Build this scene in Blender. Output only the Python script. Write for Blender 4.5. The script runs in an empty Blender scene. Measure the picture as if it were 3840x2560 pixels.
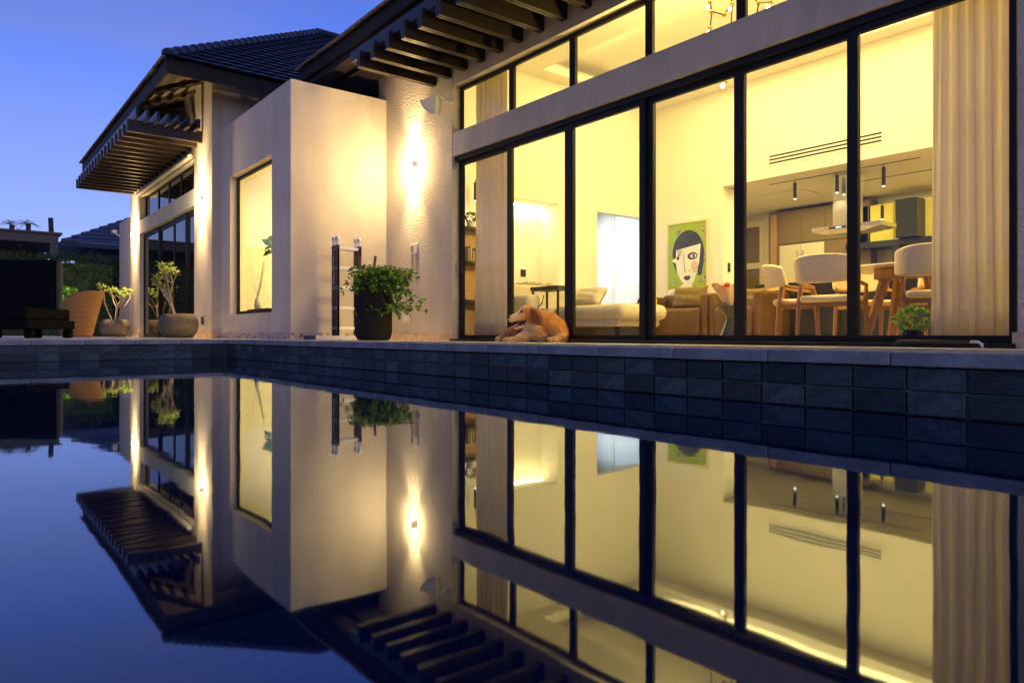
import bpy, bmesh, math, random
from mathutils import Vector, Matrix
R = math.radians
rnd = random.Random(7)
sc = bpy.context.scene
C = sc.collection

# ------------------------------------------------------------------ camera
HEAD = R(51.519)                      # the camera looks between the house front and the pool's far end
cam = bpy.data.cameras.new('camera')
cam.lens = 25.0; cam.sensor_width = 36.0; cam.sensor_fit = 'HORIZONTAL'
cam.shift_y = -0.0068
cam.clip_start = 0.02; cam.clip_end = 2000
camo = bpy.data.objects.new('camera', cam); C.objects.link(camo)
camo.location = (0, 0, 0); camo.rotation_euler = (R(90), 0, HEAD)
sc.camera = camo

# ------------------------------------------------------------------ world: blue-hour sky
w = bpy.data.worlds.new('World'); sc.world = w; w.use_nodes = True
nt = w.node_tree; nt.nodes.clear()
def wn(t): return nt.nodes.new(t)
out = wn('ShaderNodeOutputWorld'); bg = wn('ShaderNodeBackground'); sky = wn('ShaderNodeTexSky')
sky.sky_type = 'NISHITA'; sky.sun_disc = False
sky.sun_elevation = R(11); sky.sun_rotation = R(115); sky.altitude = 0; sky.air_density = 1.0; sky.dust_density = 0.6; sky.ozone_density = 2.0
tint = wn('ShaderNodeMix'); tint.data_type = 'RGBA'; tint.blend_type = 'MULTIPLY'; tint.inputs[0].default_value = 1
tint.inputs[7].default_value = (1.08, 1.17, 2.7, 1)
tc = wn('ShaderNodeTexCoord'); mp = wn('ShaderNodeMapping'); mp.inputs['Scale'].default_value = (1.0, 1.0, 6.5)
nz = wn('ShaderNodeTexNoise'); nz.inputs['Scale'].default_value = 1.6; nz.inputs['Detail'].default_value = 4; nz.inputs['Roughness'].default_value = 0.5
cr = wn('ShaderNodeMapRange'); cr.inputs[1].default_value = 0.40; cr.inputs[2].default_value = 0.75; cr.inputs[3].default_value = 0.0; cr.inputs[4].default_value = 0.55
cl = wn('ShaderNodeMix'); cl.data_type = 'RGBA'; cl.blend_type = 'MIX'; cl.inputs[7].default_value = (3.5, 3.7, 5.9, 1)
L = nt.links.new
L(sky.outputs[0], tint.inputs[6]); L(tc.outputs['Generated'], mp.inputs[0]); L(mp.outputs[0], nz.inputs['Vector'])
L(nz.outputs[0], cr.inputs[0]); L(cr.outputs[0], cl.inputs[0]); hz = wn('ShaderNodeMapRange'); hz.inputs[1].default_value = 0.0; hz.inputs[2].default_value = 0.36; hz.inputs[3].default_value = 0.75; hz.inputs[4].default_value = 0.0
hm = wn('ShaderNodeMix'); hm.data_type = 'RGBA'; hm.inputs[7].default_value = (3.2, 3.95, 7.6, 1)
sz = wn('ShaderNodeSeparateXYZ'); fz = wn('ShaderNodeMapRange'); fz.inputs[1].default_value = 0.1; fz.inputs[2].default_value = 1.0; fz.inputs[3].default_value = 0.0; fz.inputs[4].default_value = 1.0
dk = wn('ShaderNodeMix'); dk.data_type = 'RGBA'; dk.blend_type = 'MULTIPLY'; dk.inputs[0].default_value = 1
L(tc.outputs['Generated'], sz.inputs[0]); L(sz.outputs[2], fz.inputs[0]); L(sz.outputs[2], hz.inputs[0]); L(tint.outputs[2], hm.inputs[6]); L(hz.outputs[0], hm.inputs[0]); L(hm.outputs[2], cl.inputs[6]); L(cl.outputs[2], dk.inputs[6]); L(fz.outputs[0], dk.inputs[0]); dk.inputs[7].default_value = (0.20, 0.27, 0.42, 1); L(dk.outputs[2], bg.inputs[0])   # twilight: deeper towards the zenith
bg.inputs[1].default_value = 0.1
L(bg.outputs[0], out.inputs[0])

sc.render.engine = 'CYCLES'
sc.cycles.use_denoising = True
try: sc.cycles.denoiser = 'OPENIMAGEDENOISE'
except Exception: pass
sc.cycles.max_bounces = 6; sc.cycles.transparent_max_bounces = 10; sc.cycles.diffuse_bounces = 3; sc.cycles.glossy_bounces = 3
sc.cycles.sample_clamp_indirect = 6.0; sc.cycles.caustics_reflective = False; sc.cycles.caustics_refractive = False
sc.view_settings.view_transform = 'Standard'; sc.view_settings.look = 'None'
sc.view_settings.exposure = 0.0; sc.view_settings.gamma = 1.0; sc.view_settings.use_curve_mapping = False

# ------------------------------------------------------------------ materials
M = {}
def mat(name, col, rough=0.6, col2=None, nscale=6.0, bump=0.0, bscale=60.0, spec=0.5, metal=0.0, emit=None, estr=0.0, detail=6, stretch=None, r0=0.35, r1=0.65, trans=0.0, sheen=0.0):
    m = bpy.data.materials.new(name); m.use_nodes = True
    n = m.node_tree; p = n.nodes['Principled BSDF']
    p.inputs['Base Color'].default_value = (*col, 1); p.inputs['Roughness'].default_value = rough
    p.inputs['Metallic'].default_value = metal; p.inputs['Specular IOR Level'].default_value = spec
    if sheen: p.inputs['Sheen Weight'].default_value = sheen
    if emit: p.inputs['Emission Color'].default_value = (*emit, 1); p.inputs['Emission Strength'].default_value = estr
    t = n.nodes.new('ShaderNodeTexCoord'); mpn = n.nodes.new('ShaderNodeMapping')
    if stretch: mpn.inputs['Scale'].default_value = stretch
    n.links.new(t.outputs['Object'], mpn.inputs[0])
    if col2:
        z = n.nodes.new('ShaderNodeTexNoise'); z.inputs['Scale'].default_value = nscale; z.inputs['Detail'].default_value = detail
        ra = n.nodes.new('ShaderNodeValToRGB')
        ra.color_ramp.elements[0].position = r0; ra.color_ramp.elements[0].color = (*col, 1)
        ra.color_ramp.elements[1].position = r1; ra.color_ramp.elements[1].color = (*col2, 1)
        n.links.new(mpn.outputs[0], z.inputs['Vector']); n.links.new(z.outputs[0], ra.inputs[0]); n.links.new(ra.outputs[0], p.inputs['Base Color'])
    if bump:
        z2 = n.nodes.new('ShaderNodeTexNoise'); z2.inputs['Scale'].default_value = bscale; z2.inputs['Detail'].default_value = 4
        b = n.nodes.new('ShaderNodeBump'); b.inputs['Strength'].default_value = 1.0; b.inputs['Distance'].default_value = bump
        n.links.new(mpn.outputs[0], z2.inputs['Vector']); n.links.new(z2.outputs[0], b.inputs['Height']); n.links.new(b.outputs[0], p.inputs['Normal'])
    M[name] = m
    return m
mat('stucco_rough', (0.60, 0.53, 0.39), 0.62, (0.66, 0.585, 0.44), 2.2, 0.050, 44, stretch=(1, 1, 0.8))
mat('stucco', (0.60, 0.53, 0.39), 0.75, (0.66, 0.585, 0.435), 1.3, 0.002, 70)
mat('band', (0.46, 0.41, 0.31), 0.8, (0.56, 0.50, 0.38), 3.0, 0.003, 90, stretch=(1, 1, 0.35))
mat('plinth', (0.62, 0.44, 0.28), 0.6, (0.40, 0.27, 0.17), 7, 0.004, 40)
mat('plinth_mould', (0.58, 0.46, 0.36), 0.7, (0.10, 0.075, 0.055), 13, 0.004, 40, r0=0.52, r1=0.66)
mat('timber', (0.013, 0.0095, 0.007), 0.36, (0.020, 0.015, 0.011), 8, 0.002, 30, stretch=(1, 1, 6))
mat('soffit', (0.030, 0.024, 0.018), 0.6, (0.05, 0.040, 0.030), 6)
mat('fascia', (0.024, 0.018, 0.012), 0.65, (0.032, 0.025, 0.017), 5, stretch=(1, 1, 4), spec=0.2)
mat('roof_butt_shade', (0.006, 0.006, 0.007), 0.9, spec=0.1)  # near-black course lips: shade of the tile gaps put into the colour
mat('roof', (0.030, 0.034, 0.042), 0.33, (0.05, 0.052, 0.06), 5, 0.002, 30, spec=0.8)
mat('roof_edge', (0.22, 0.15, 0.10), 0.7, (0.30, 0.21, 0.15), 9, 0.004, 30)
mat('frame', (0.009, 0.0085, 0.0075), 0.5, spec=0.25)
mat('white_metal', (0.62, 0.60, 0.55), 0.4)
mat('pipe', (0.55, 0.50, 0.42), 0.4)
mat('plate', (0.72, 0.66, 0.56), 0.4)
mat('black', (0.012, 0.012, 0.012), 0.45)
mat('deck', (0.56, 0.49, 0.39), 0.30, (0.63, 0.555, 0.45), 3, 0.001, 50, spec=0.35)
mat('coping', (0.26, 0.24, 0.19), 0.75, (0.46, 0.43, 0.35), 9, 0.004, 60, spec=0.2)
mat('grout', (0.20, 0.22, 0.18), 0.8, (0.30, 0.31, 0.26), 30)
for i, (a, b) in enumerate([((0.026, 0.036, 0.028), (0.045, 0.058, 0.046)), ((0.045, 0.07, 0.055), (0.13, 0.15, 0.12)), ((0.035, 0.058, 0.044), (0.060, 0.09, 0.07)), ((0.05, 0.07, 0.055), (0.085, 0.11, 0.085)), ((0.042, 0.046, 0.036), (0.062, 0.068, 0.052))]):
    mat('tile%d' % i, a, 0.45, b, 38, 0.0022, 110, spec=0.35)
mat('ground', (0.06, 0.055, 0.045), 0.9, (0.09, 0.08, 0.06), 2)
mat('wall_in', (0.80, 0.76, 0.66), 0.7, (0.82, 0.78, 0.68), 1.5)
mat('ceil_in', (0.85, 0.82, 0.74), 0.8)
mat('kitchen_ceil', (0.80, 0.76, 0.68), 0.6)
mat('floor_in', (0.42, 0.34, 0.22), 0.35, (0.5, 0.40, 0.27), 4)
mat('hall_white', (0.85, 0.86, 0.88), 0.7)
mat('curtain', (0.78, 0.71, 0.57), 0.9, (0.81, 0.74, 0.60), 3)
mat('sofa', (0.44, 0.40, 0.29), 0.85, (0.52, 0.47, 0.35), 5, 0.003, 40)
mat('leather', (0.075, 0.037, 0.007), 0.42, (0.105, 0.052, 0.012), 4, 0.003, 25)
mat('cushion', (0.14, 0.092, 0.027), 0.6, (0.18, 0.12, 0.04), 8, 0.01, 9)
mat('oak', (0.33, 0.155, 0.05), 0.42, (0.24, 0.10, 0.032), 9, 0.001, 40, stretch=(6, 6, 0.8))
mat('chair_fabric', (0.72, 0.57, 0.35), 0.9, (0.78, 0.63, 0.40), 40, 0.001, 200)
mat('stone_top', (0.62, 0.54, 0.42), 0.3, (0.45, 0.36, 0.26), 7)
mat('cab_dark', (0.17, 0.115, 0.036), 0.5)
mat('cab_wood', (0.42, 0.26, 0.11), 0.45, (0.36, 0.21, 0.085), 10, stretch=(6, 6, 0.6))
mat('cab_cream', (0.60, 0.54, 0.40), 0.35)
mat('cab_glass', (0.62, 0.54, 0.07), 0.25)
mat('steel', (0.62, 0.60, 0.56), 0.22, metal=0.9)
mat('alu', (0.88, 0.86, 0.80), 0.35)
mat('alu_matt', (0.72, 0.71, 0.68), 0.42, metal=0.3)
mat('dark_cab', (0.014, 0.014, 0.013), 0.3)
mat('screen', (0.02, 0.02, 0.02), 0.2, emit=(0.55, 0.75, 1.0), estr=2.5)
mat('gold', (0.62, 0.42, 0.12), 0.25, metal=1.0)
mat('bulb', (1, 0.93, 0.7), 0.2, emit=(1.0, 0.87, 0.55), estr=6.0)
mat('pend_lens', (1, 1, 1), 0.2, emit=(1.0, 0.92, 0.75), estr=10.0)
mat('cove', (1, 1, 1), 0.5, emit=(1.0, 0.86, 0.50), estr=14.0)
mat('niche_strip', (1, 1, 1), 0.5, emit=(1.0, 0.88, 0.5), estr=12.0)
mat('sconce_lens', (1, 1, 1), 0.3, emit=(1.0, 0.82, 0.55), estr=30.0)
mat('ladder_black', (0.018, 0.017, 0.016), 0.4)
mat('ladder_blue', (0.02, 0.03, 0.10), 0.4)
mat('ladder_print', (0.55, 0.53, 0.48), 0.6)
mat('pot_black', (0.010, 0.010, 0.008), 0.8, (0.017, 0.016, 0.013), 6, 0.002, 60, spec=0.2)
mat('leaf', (0.10, 0.22, 0.022), 0.32, (0.20, 0.36, 0.05), 14, spec=0.5)
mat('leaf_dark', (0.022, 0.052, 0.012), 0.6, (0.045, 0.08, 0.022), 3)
mat('leaf_pale', (0.22, 0.30, 0.06), 0.5, (0.34, 0.40, 0.11), 12)
mat('stem', (0.40, 0.31, 0.19), 0.7, (0.30, 0.23, 0.14), 12)
mat('twig', (0.12, 0.10, 0.04), 0.7)
mat('stick', (0.20, 0.07, 0.03), 0.5)
mat('concrete', (0.17, 0.135, 0.085), 0.8, (0.09, 0.072, 0.045), 3, 0.004, 50)
mat('wicker_dark', (0.02, 0.018, 0.015), 0.7)
mat('dark_fabric', (0.009, 0.0085, 0.007), 0.95, spec=0.1)
mat('post_olive', (0.10, 0.095, 0.05), 0.7)
mat('gazebo', (0.10, 0.095, 0.085), 0.7)
mat('neighbour_wall', (0.05, 0.065, 0.085), 0.8)
mat('trunk', (0.10, 0.075, 0.05), 0.9, (0.06, 0.045, 0.03), 10)
mat('canvas_green', (0.24, 0.36, 0.006), 0.55, (0.30, 0.40, 0.015), 3)
mat('paint_skin', (0.74, 0.70, 0.60), 0.6, (0.78, 0.74, 0.64), 3)
mat('paint_hair', (0.012, 0.013, 0.022), 0.5, (0.03, 0.035, 0.07), 6)
mat('paint_blush', (0.60, 0.44, 0.36), 0.7)
mat('paint_lips', (0.012, 0.045, 0.045), 0.5)
mat('paint_brown', (0.20, 0.07, 0.02), 0.5)
mat('paper_scrap', (0.55, 0.50, 0.36), 0.7, (0.08, 0.07, 0.05), 26)
mat('frame_pale', (0.66, 0.58, 0.38), 0.5)
mat('glass_dark', (0.006, 0.007, 0.009), 0.04, spec=1.0)
mat('wrap', (0.70, 0.50, 0.36), 0.6, (0.62, 0.34, 0.22), 9, 0.01, 12)
mat('red_flower', (0.45, 0.04, 0.015), 0.6)
mat('stool_black', (0.02, 0.022, 0.02), 0.18)
mat('yellow_cloth', (0.62, 0.42, 0.015), 0.7, (0.70, 0.52, 0.05), 8)
mat('striped', (0.65, 0.58, 0.38), 0.7, (0.06, 0.055, 0.04), 16, r0=0.48, r1=0.54)
mat('bag', (0.05, 0.045, 0.03), 0.6)
mat('book', (0.35, 0.26, 0.10), 0.7)
mat('nose', (0.012, 0.010, 0.009), 0.3)
mat('mouth', (0.03, 0.010, 0.008), 0.6)
mat('tongue', (0.48, 0.16, 0.13), 0.4)
mat('fur', (0.52, 0.20, 0.032), 0.75, (0.68, 0.30, 0.06), 9, 0.003, 60, sheen=0.3)
mat('fur_pale', (0.74, 0.50, 0.25), 0.75, (0.66, 0.38, 0.14), 9, 0.003, 60, sheen=0.3)
mat('fur_red', (0.28, 0.10, 0.02), 0.75, (0.36, 0.14, 0.032), 9, 0.003, 60, sheen=0.3)

def wave_mat(name, c1, c2, scale, rough, bump):
    m = bpy.data.materials.new(name); m.use_nodes = True; n = m.node_tree; p = n.nodes['Principled BSDF']
    p.inputs['Roughness'].default_value = rough
    t = n.nodes.new('ShaderNodeTexCoord')
    wv = n.nodes.new('ShaderNodeTexWave'); wv.bands_direction = 'Z'; wv.inputs['Scale'].default_value = scale; wv.inputs['Distortion'].default_value = 1.2
    wv.inputs['Detail'].default_value = 2
    ra = n.nodes.new('ShaderNodeValToRGB'); ra.color_ramp.elements[0].color = (*c1, 1); ra.color_ramp.elements[1].color = (*c2, 1)
    b = n.nodes.new('ShaderNodeBump'); b.inputs['Distance'].default_value = bump
    n.links.new(t.outputs['Object'], wv.inputs['Vector']); n.links.new(wv.outputs[0], ra.inputs[0]); n.links.new(ra.outputs[0], p.inputs['Base Color'])
    n.links.new(wv.outputs[0], b.inputs['Height']); n.links.new(b.outputs[0], p.inputs['Normal'])
    M[name] = m
def translucent(name, w_):
    n = M[name].node_tree; p = n.nodes['Principled BSDF']; o = n.nodes['Material Output']
    t = n.nodes.new('ShaderNodeBsdfTranslucent'); mx = n.nodes.new('ShaderNodeMixShader'); mx.inputs[0].default_value = w_
    src = p.inputs['Base Color'].links[0].from_socket
    n.links.new(src, t.inputs[0]); n.links.new(p.outputs[0], mx.inputs[1]); n.links.new(t.outputs[0], mx.inputs[2]); n.links.new(mx.outputs[0], o.inputs[0])
translucent('curtain', 0.5)
for q_ in ('leaf', 'leaf_pale'): translucent(q_, 0.4)
def streak(name, amount):
    n = M[name].node_tree; p = n.nodes['Principled BSDF']; src = p.inputs['Base Color'].links[0].from_socket
    t = n.nodes.new('ShaderNodeTexCoord'); mp_ = n.nodes.new('ShaderNodeMapping'); mp_.inputs['Scale'].default_value = (1, 1, 0.4)
    z = n.nodes.new('ShaderNodeTexNoise'); z.inputs['Scale'].default_value = 1.7; z.inputs['Detail'].default_value = 8; z.inputs['Roughness'].default_value = 0.6
    mr = n.nodes.new('ShaderNodeMapRange'); mr.inputs[1].default_value = 0.45; mr.inputs[2].default_value = 0.75; mr.inputs[3].default_value = 1.0; mr.inputs[4].default_value = 1.0 - amount
    mx = n.nodes.new('ShaderNodeMix'); mx.data_type = 'RGBA'; mx.blend_type = 'MULTIPLY'; mx.inputs[0].default_value = 1
    n.links.new(t.outputs['Object'], mp_.inputs[0]); n.links.new(mp_.outputs[0], z.inputs['Vector']); n.links.new(z.outputs[0], mr.inputs[0])
    n.links.new(src, mx.inputs[6]); n.links.new(mr.outputs[0], mx.inputs[7]); n.links.new(mx.outputs[2], p.inputs['Base Color'])
streak('stucco', 0.14); streak('band', 0.2); streak('stucco_rough', 0.12)
wave_mat('wicker', (0.34, 0.15, 0.035), (0.52, 0.26, 0.07), 16, 0.6, 0.006)

def glass_mat(name, ior=1.5, tintc=(0.97, 0.98, 0.96), dirt=0.0):
    m = bpy.data.materials.new(name); m.use_nodes = True; n = m.node_tree; n.nodes.clear()
    o = n.nodes.new('ShaderNodeOutputMaterial'); mx = n.nodes.new('ShaderNodeMixShader'); fr = n.nodes.new('ShaderNodeFresnel'); fr.inputs[0].default_value = ior
    tr = n.nodes.new('ShaderNodeBsdfTransparent'); tr.inputs[0].default_value = (*tintc, 1)
    gl = n.nodes.new('ShaderNodeBsdfGlossy'); gl.inputs['Roughness'].default_value = 0.0
    ge = n.nodes.new('ShaderNodeNewGeometry'); fm_ = n.nodes.new('ShaderNodeMath'); fm_.operation = 'MULTIPLY'; iv = n.nodes.new('ShaderNodeMath'); iv.operation = 'SUBTRACT'; iv.inputs[0].default_value = 1.0
    n.links.new(ge.outputs['Backfacing'], iv.inputs[1]); n.links.new(fr.outputs[0], fm_.inputs[0]); n.links.new(iv.outputs[0], fm_.inputs[1])   # reflect at the outer face only
    n.links.new(fm_.outputs[0], mx.inputs[0]); n.links.new(tr.outputs[0], mx.inputs[1]); n.links.new(gl.outputs[0], mx.inputs[2])
    if dirt:
        df = n.nodes.new('ShaderNodeBsdfDiffuse'); df.inputs[0].default_value = (0.7, 0.68, 0.6, 1)
        m2 = n.nodes.new('ShaderNodeMixShader'); t = n.nodes.new('ShaderNodeTexCoord'); mpn = n.nodes.new('ShaderNodeMapping'); mpn.inputs['Scale'].default_value = (1, 1, 0.35)
        z = n.nodes.new('ShaderNodeTexNoise'); z.inputs['Scale'].default_value = 9; z.inputs['Detail'].default_value = 8; z.inputs['Roughness'].default_value = 0.7
        sx = n.nodes.new('ShaderNodeSeparateXYZ'); mr = n.nodes.new('ShaderNodeMapRange')
        mr.inputs[1].default_value = 0.1; mr.inputs[2].default_value = 1.1; mr.inputs[3].default_value = dirt; mr.inputs[4].default_value = dirt * 0.06
        mr2 = n.nodes.new('ShaderNodeMapRange'); mr2.inputs[1].default_value = 0.4; mr2.inputs[2].default_value = 0.75
        mu = n.nodes.new('ShaderNodeMath'); mu.operation = 'MULTIPLY'
        n.links.new(t.outputs['Object'], mpn.inputs[0]); n.links.new(mpn.outputs[0], z.inputs['Vector']); n.links.new(t.outputs['Object'], sx.inputs[0])
        n.links.new(sx.outputs[2], mr.inputs[0]); n.links.new(z.outputs[0], mr2.inputs[0]); n.links.new(mr.outputs[0], mu.inputs[0]); n.links.new(mr2.outputs[0], mu.inputs[1])
        n.links.new(mu.outputs[0], m2.inputs[0]); n.links.new(mx.outputs[0], m2.inputs[1]); n.links.new(df.outputs[0], m2.inputs[2]); n.links.new(m2.outputs[0], o.inputs[0])
    else:
        n.links.new(mx.outputs[0], o.inputs[0])
    M[name] = m
glass_mat('glass', 1.5, dirt=0.08)
glass_mat('glass_up', 1.5)
glass_mat('bulb_glass', 1.3)

def water_mat():
    m = bpy.data.materials.new('water'); m.use_nodes = True; n = m.node_tree; n.nodes.clear()
    o = n.nodes.new('ShaderNodeOutputMaterial'); mx = n.nodes.new('ShaderNodeMixShader'); fr = n.nodes.new('ShaderNodeFresnel'); fr.inputs[0].default_value = 2.0
    df = n.nodes.new('ShaderNodeBsdfDiffuse'); df.inputs[0].default_value = (0.0, 0.006, 0.035, 1)
    gl = n.nodes.new('ShaderNodeBsdfGlossy'); gl.inputs['Roughness'].default_value = 0.028; gl.inputs['Color'].default_value = (0.84, 0.92, 1.0, 1)
    t = n.nodes.new('ShaderNodeTexCoord'); z = n.nodes.new('ShaderNodeTexNoise'); z.inputs['Scale'].default_value = 3.2; z.inputs['Detail'].default_value = 3
    b = n.nodes.new('ShaderNodeBump'); b.inputs['Distance'].default_value = 0.0006
    n.links.new(t.outputs['Object'], z.inputs['Vector']); n.links.new(z.outputs[0], b.inputs['Height'])
    n.links.new(b.outputs[0], gl.inputs['Normal']); n.links.new(b.outputs[0], fr.inputs['Normal'])
    n.links.new(fr.outputs[0], mx.inputs[0]); n.links.new(df.outputs[0], mx.inputs[1]); n.links.new(gl.outputs[0], mx.inputs[2]); n.links.new(mx.outputs[0], o.inputs[0])
    M['water'] = m
water_mat()

# ------------------------------------------------------------------ mesh helpers
ORG = {}
class MB:
    def __init__(s): s.v = []; s.f = []; s.mi = []; s.cur = 0
    def add(s, vs, fs, mt=None):
        k = len(s.v)
        s.v += [tuple(mt @ Vector(p)) if mt else tuple(p) for p in vs]
        s.f += [tuple(i + k for i in f) for f in fs]; s.mi += [s.cur] * len(fs)
        return s
    def box(s, x0, x1, y0, y1, z0, z1, mt=None):
        vs = [(x0, y0, z0), (x1, y0, z0), (x1, y1, z0), (x0, y1, z0), (x0, y0, z1), (x1, y0, z1), (x1, y1, z1), (x0, y1, z1)]
        return s.add(vs, [(0, 3, 2, 1), (4, 5, 6, 7), (0, 1, 5, 4), (1, 2, 6, 5), (2, 3, 7, 6), (3, 0, 4, 7)], mt)
    def rbox(s, x0, x1, y0, y1, z0, z1, r=0.03, seg=3, mt=None):
        bm = bmesh.new(); bmesh.ops.create_cube(bm, size=1)
        for v in bm.verts: v.co = Vector(((x0 + x1) / 2 + v.co.x * (x1 - x0), (y0 + y1) / 2 + v.co.y * (y1 - y0), (z0 + z1) / 2 + v.co.z * (z1 - z0)))
        r = min(r, 0.49 * min(x1 - x0, y1 - y0, z1 - z0))
        bmesh.ops.bevel(bm, geom=bm.edges[:], offset=r, segments=seg, profile=0.5, affect='EDGES')
        bm.verts.index_update()
        s.add([v.co[:] for v in bm.verts], [[v.index for v in f.verts] for f in bm.faces], mt); bm.free(); return s
    def quad(s, a, b, c, d): return s.add([a, b, c, d], [(0, 1, 2, 3)])
    def poly(s, pts): return s.add(pts, [tuple(range(len(pts)))])
    def prism(s, pts, dvec):      # polygon extruded along a vector
        n = len(pts); d = Vector(dvec)
        vs = [tuple(p) for p in pts] + [tuple(Vector(p) + d) for p in pts]
        fs = [tuple(range(n - 1, -1, -1)), tuple(range(n, 2 * n))] + [(i, (i + 1) % n, n + (i + 1) % n, n + i) for i in range(n)]
        return s.add(vs, fs)
    def lathe(s, prof, cx=0, cy=0, n=32, mt=None):
        vs = []; fs = []
        for r, z in prof:
            for i in range(n):
                a = 2 * math.pi * i / n; vs.append((cx + r * math.cos(a), cy + r * math.sin(a), z))
        for j in range(len(prof) - 1):
            for i in range(n):
                i2 = (i + 1) % n; fs.append((j * n + i, j * n + i2, (j + 1) * n + i2, (j + 1) * n + i))
        fs.append(tuple(range(n - 1, -1, -1))); fs.append(tuple((len(prof) - 1) * n + i for i in range(n)))
        return s.add(vs, fs, mt)
    def tube(s, pts, rs, n=8):
        if not hasattr(rs, '__len__'): rs = [rs] * len(pts)
        P = [Vector(p) for p in pts]; vs = []; fs = []
        for j, p in enumerate(P):
            d = (P[min(j + 1, len(P) - 1)] - P[max(j - 1, 0)]).normalized()
            u = d.cross(Vector((0, 0, 1)) if abs(d.z) < 0.9 else Vector((1, 0, 0))).normalized(); v = d.cross(u)
            for i in range(n):
                a = 2 * math.pi * i / n; q = p + (u * math.cos(a) + v * math.sin(a)) * rs[j]; vs.append(q[:])
        for j in range(len(P) - 1):
            for i in range(n):
                i2 = (i + 1) % n; fs.append((j * n + i, j * n + i2, (j + 1) * n + i2, (j + 1) * n + i))
        fs.append(tuple(range(n - 1, -1, -1))); fs.append(tuple((len(P) - 1) * n + i for i in range(n)))
        return s.add(vs, fs)
    def ell(s, c, r, mt=None, nu=14, nv=9):
        vs = []; fs = []
        for j in range(nv + 1):
            th = math.pi * j / nv
            for i in range(nu):
                a = 2 * math.pi * i / nu; vs.append((c[0] + r[0] * math.sin(th) * math.cos(a), c[1] + r[1] * math.sin(th) * math.sin(a), c[2] + r[2] * math.cos(th)))
        for j in range(nv):
            for i in range(nu):
                i2 = (i + 1) % nu; fs.append((j * nu + i, (j + 1) * nu + i, (j + 1) * nu + i2, j * nu + i2))
        return s.add(vs, fs, mt)
    def build(s, name, m, parent=None, smooth=False, ang=40, world=True):
        me = bpy.data.meshes.new(name); me.from_pydata([], [], []) if False else None
        o0 = ORG.get(parent, (0, 0, 0)) if (parent and world) else (0, 0, 0)
        me.from_pydata([(a - o0[0], b - o0[1], c - o0[2]) for a, b, c in s.v], [], s.f)
        ms = m if isinstance(m, (list, tuple)) else [m]
        for q in ms: me.materials.append(M[q])
        if len(ms) > 1: me.polygons.foreach_set('material_index', s.mi)
        if smooth: me.shade_smooth(); me.set_sharp_from_angle(angle=R(ang))
        me.update()
        o = bpy.data.objects.new(name, me); C.objects.link(o)
        if parent: o.parent = parent; ORG[o] = o0
        return o
def tag(o, label=None, cat=None, group=None, kind=None):
    if label: o['label'] = label
    if cat: o['category'] = cat
    if group: o['group'] = group
    if kind: o['kind'] = kind
    return o
def thing(name, label, cat, loc, group=None, rz=0):
    o = bpy.data.objects.new(name, None); C.objects.link(o); o.location = loc; o.rotation_euler = (0, 0, rz); ORG[o] = tuple(loc)
    return tag(o, label, cat, group)
def share(src, name, parent, loc=(0, 0, 0)):
    o = bpy.data.objects.new(name, src.data); C.objects.link(o); o.parent = parent; o.location = loc; return o
def copy_tree(o, parent=None):
    c = o.copy(); C.objects.link(c); c.parent = parent
    for ch in list(o.children): copy_tree(ch, c)
    return c
def B(*a): return MB().box(*a)
def RB(*a, **k): return MB().rbox(*a, **k)

def deck_z(y): return -0.04 - 0.0145 * min(max(y - 1.63, 0), 5.0)

def area(name, loc, rot, sx, sy, power, col, parent=None, spread=180):
    l = bpy.data.lights.new(name, 'AREA'); l.shape = 'RECTANGLE'; l.size = sx; l.size_y = sy; l.energy = power; l.color = col; l.spread = R(spread)
    o = bpy.data.objects.new(name, l); C.objects.link(o); o.rotation_euler = rot; o.visible_glossy = False
    if parent: o.parent = parent; o.location = Vector(loc) - Vector(ORG[parent])
    else: o.location = loc
    return o
def spot(name, loc, rot, power, col, ang, blend, parent, radius=0.03):
    l = bpy.data.lights.new(name, 'SPOT'); l.energy = power; l.color = col; l.spot_size = R(ang); l.spot_blend = blend; l.shadow_soft_size = radius
    o = bpy.data.objects.new(name, l); C.objects.link(o); o.parent = parent; o.location = Vector(loc) - Vector(ORG[parent]); o.rotation_euler = rot; o.visible_glossy = False; return o
def point(name, loc, power, col, parent, radius=0.05):
    l = bpy.data.lights.new(name, 'POINT'); l.energy = power; l.color = col; l.shadow_soft_size = radius
    o = bpy.data.objects.new(name, l); C.objects.link(o); o.parent = parent; o.location = Vector(loc) - Vector(ORG[parent]); o.visible_glossy = False; return o
WARM = (1.0, 0.73, 0.25); SCONCE = (1.0, 0.70, 0.36); COOL = (0.78, 0.88, 1.0)

# ================================================================== SETTING
tag(B(-300, 300, -300, 300, -0.7, -0.6).build('ground', 'ground'), kind='structure')
# terrace paving: level along the pool's end, falling gently towards the house
d = MB()
d.quad((-60, 1.66, -0.04), (6, 1.66, -0.04), (6, 6.63, deck_z(6.63)), (-60, 6.63, deck_z(6.63)))
d.quad((-60, 6.63, deck_z(6.63)), (6, 6.63, deck_z(6.63)), (6, 24, deck_z(6.63)), (-60, 24, deck_z(6.63)))
d.quad((-60, -40, -0.04), (-5.53, -40, -0.04), (-5.53, 1.66, -0.04), (-60, 1.66, -0.04))
d.quad((-5.53, -40, -0.04), (14, -40, -0.04), (14, -6, -0.04), (-5.53, -6, -0.04))
d.quad((4.5, -6, -0.04), (14, -6, -0.04), (14, 1.66, -0.04), (4.5, 1.66, -0.04))
tag(d.build('terrace_paving', 'deck'), kind='structure')
tag(MB().quad((-5.6, -6.1, -0.176), (4.6, -6.1, -0.176), (4.6, 1.70, -0.176), (-5.6, 1.70, -0.176)).build('pool_water', 'water'), kind='structure')
pw = MB()
pw.box(-5.9, 4.6, 1.652, 2.0, -0.6, -0.0712); pw.box(-5.9, -5.522, -6.1, 1.65, -0.6, -0.0712)
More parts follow.
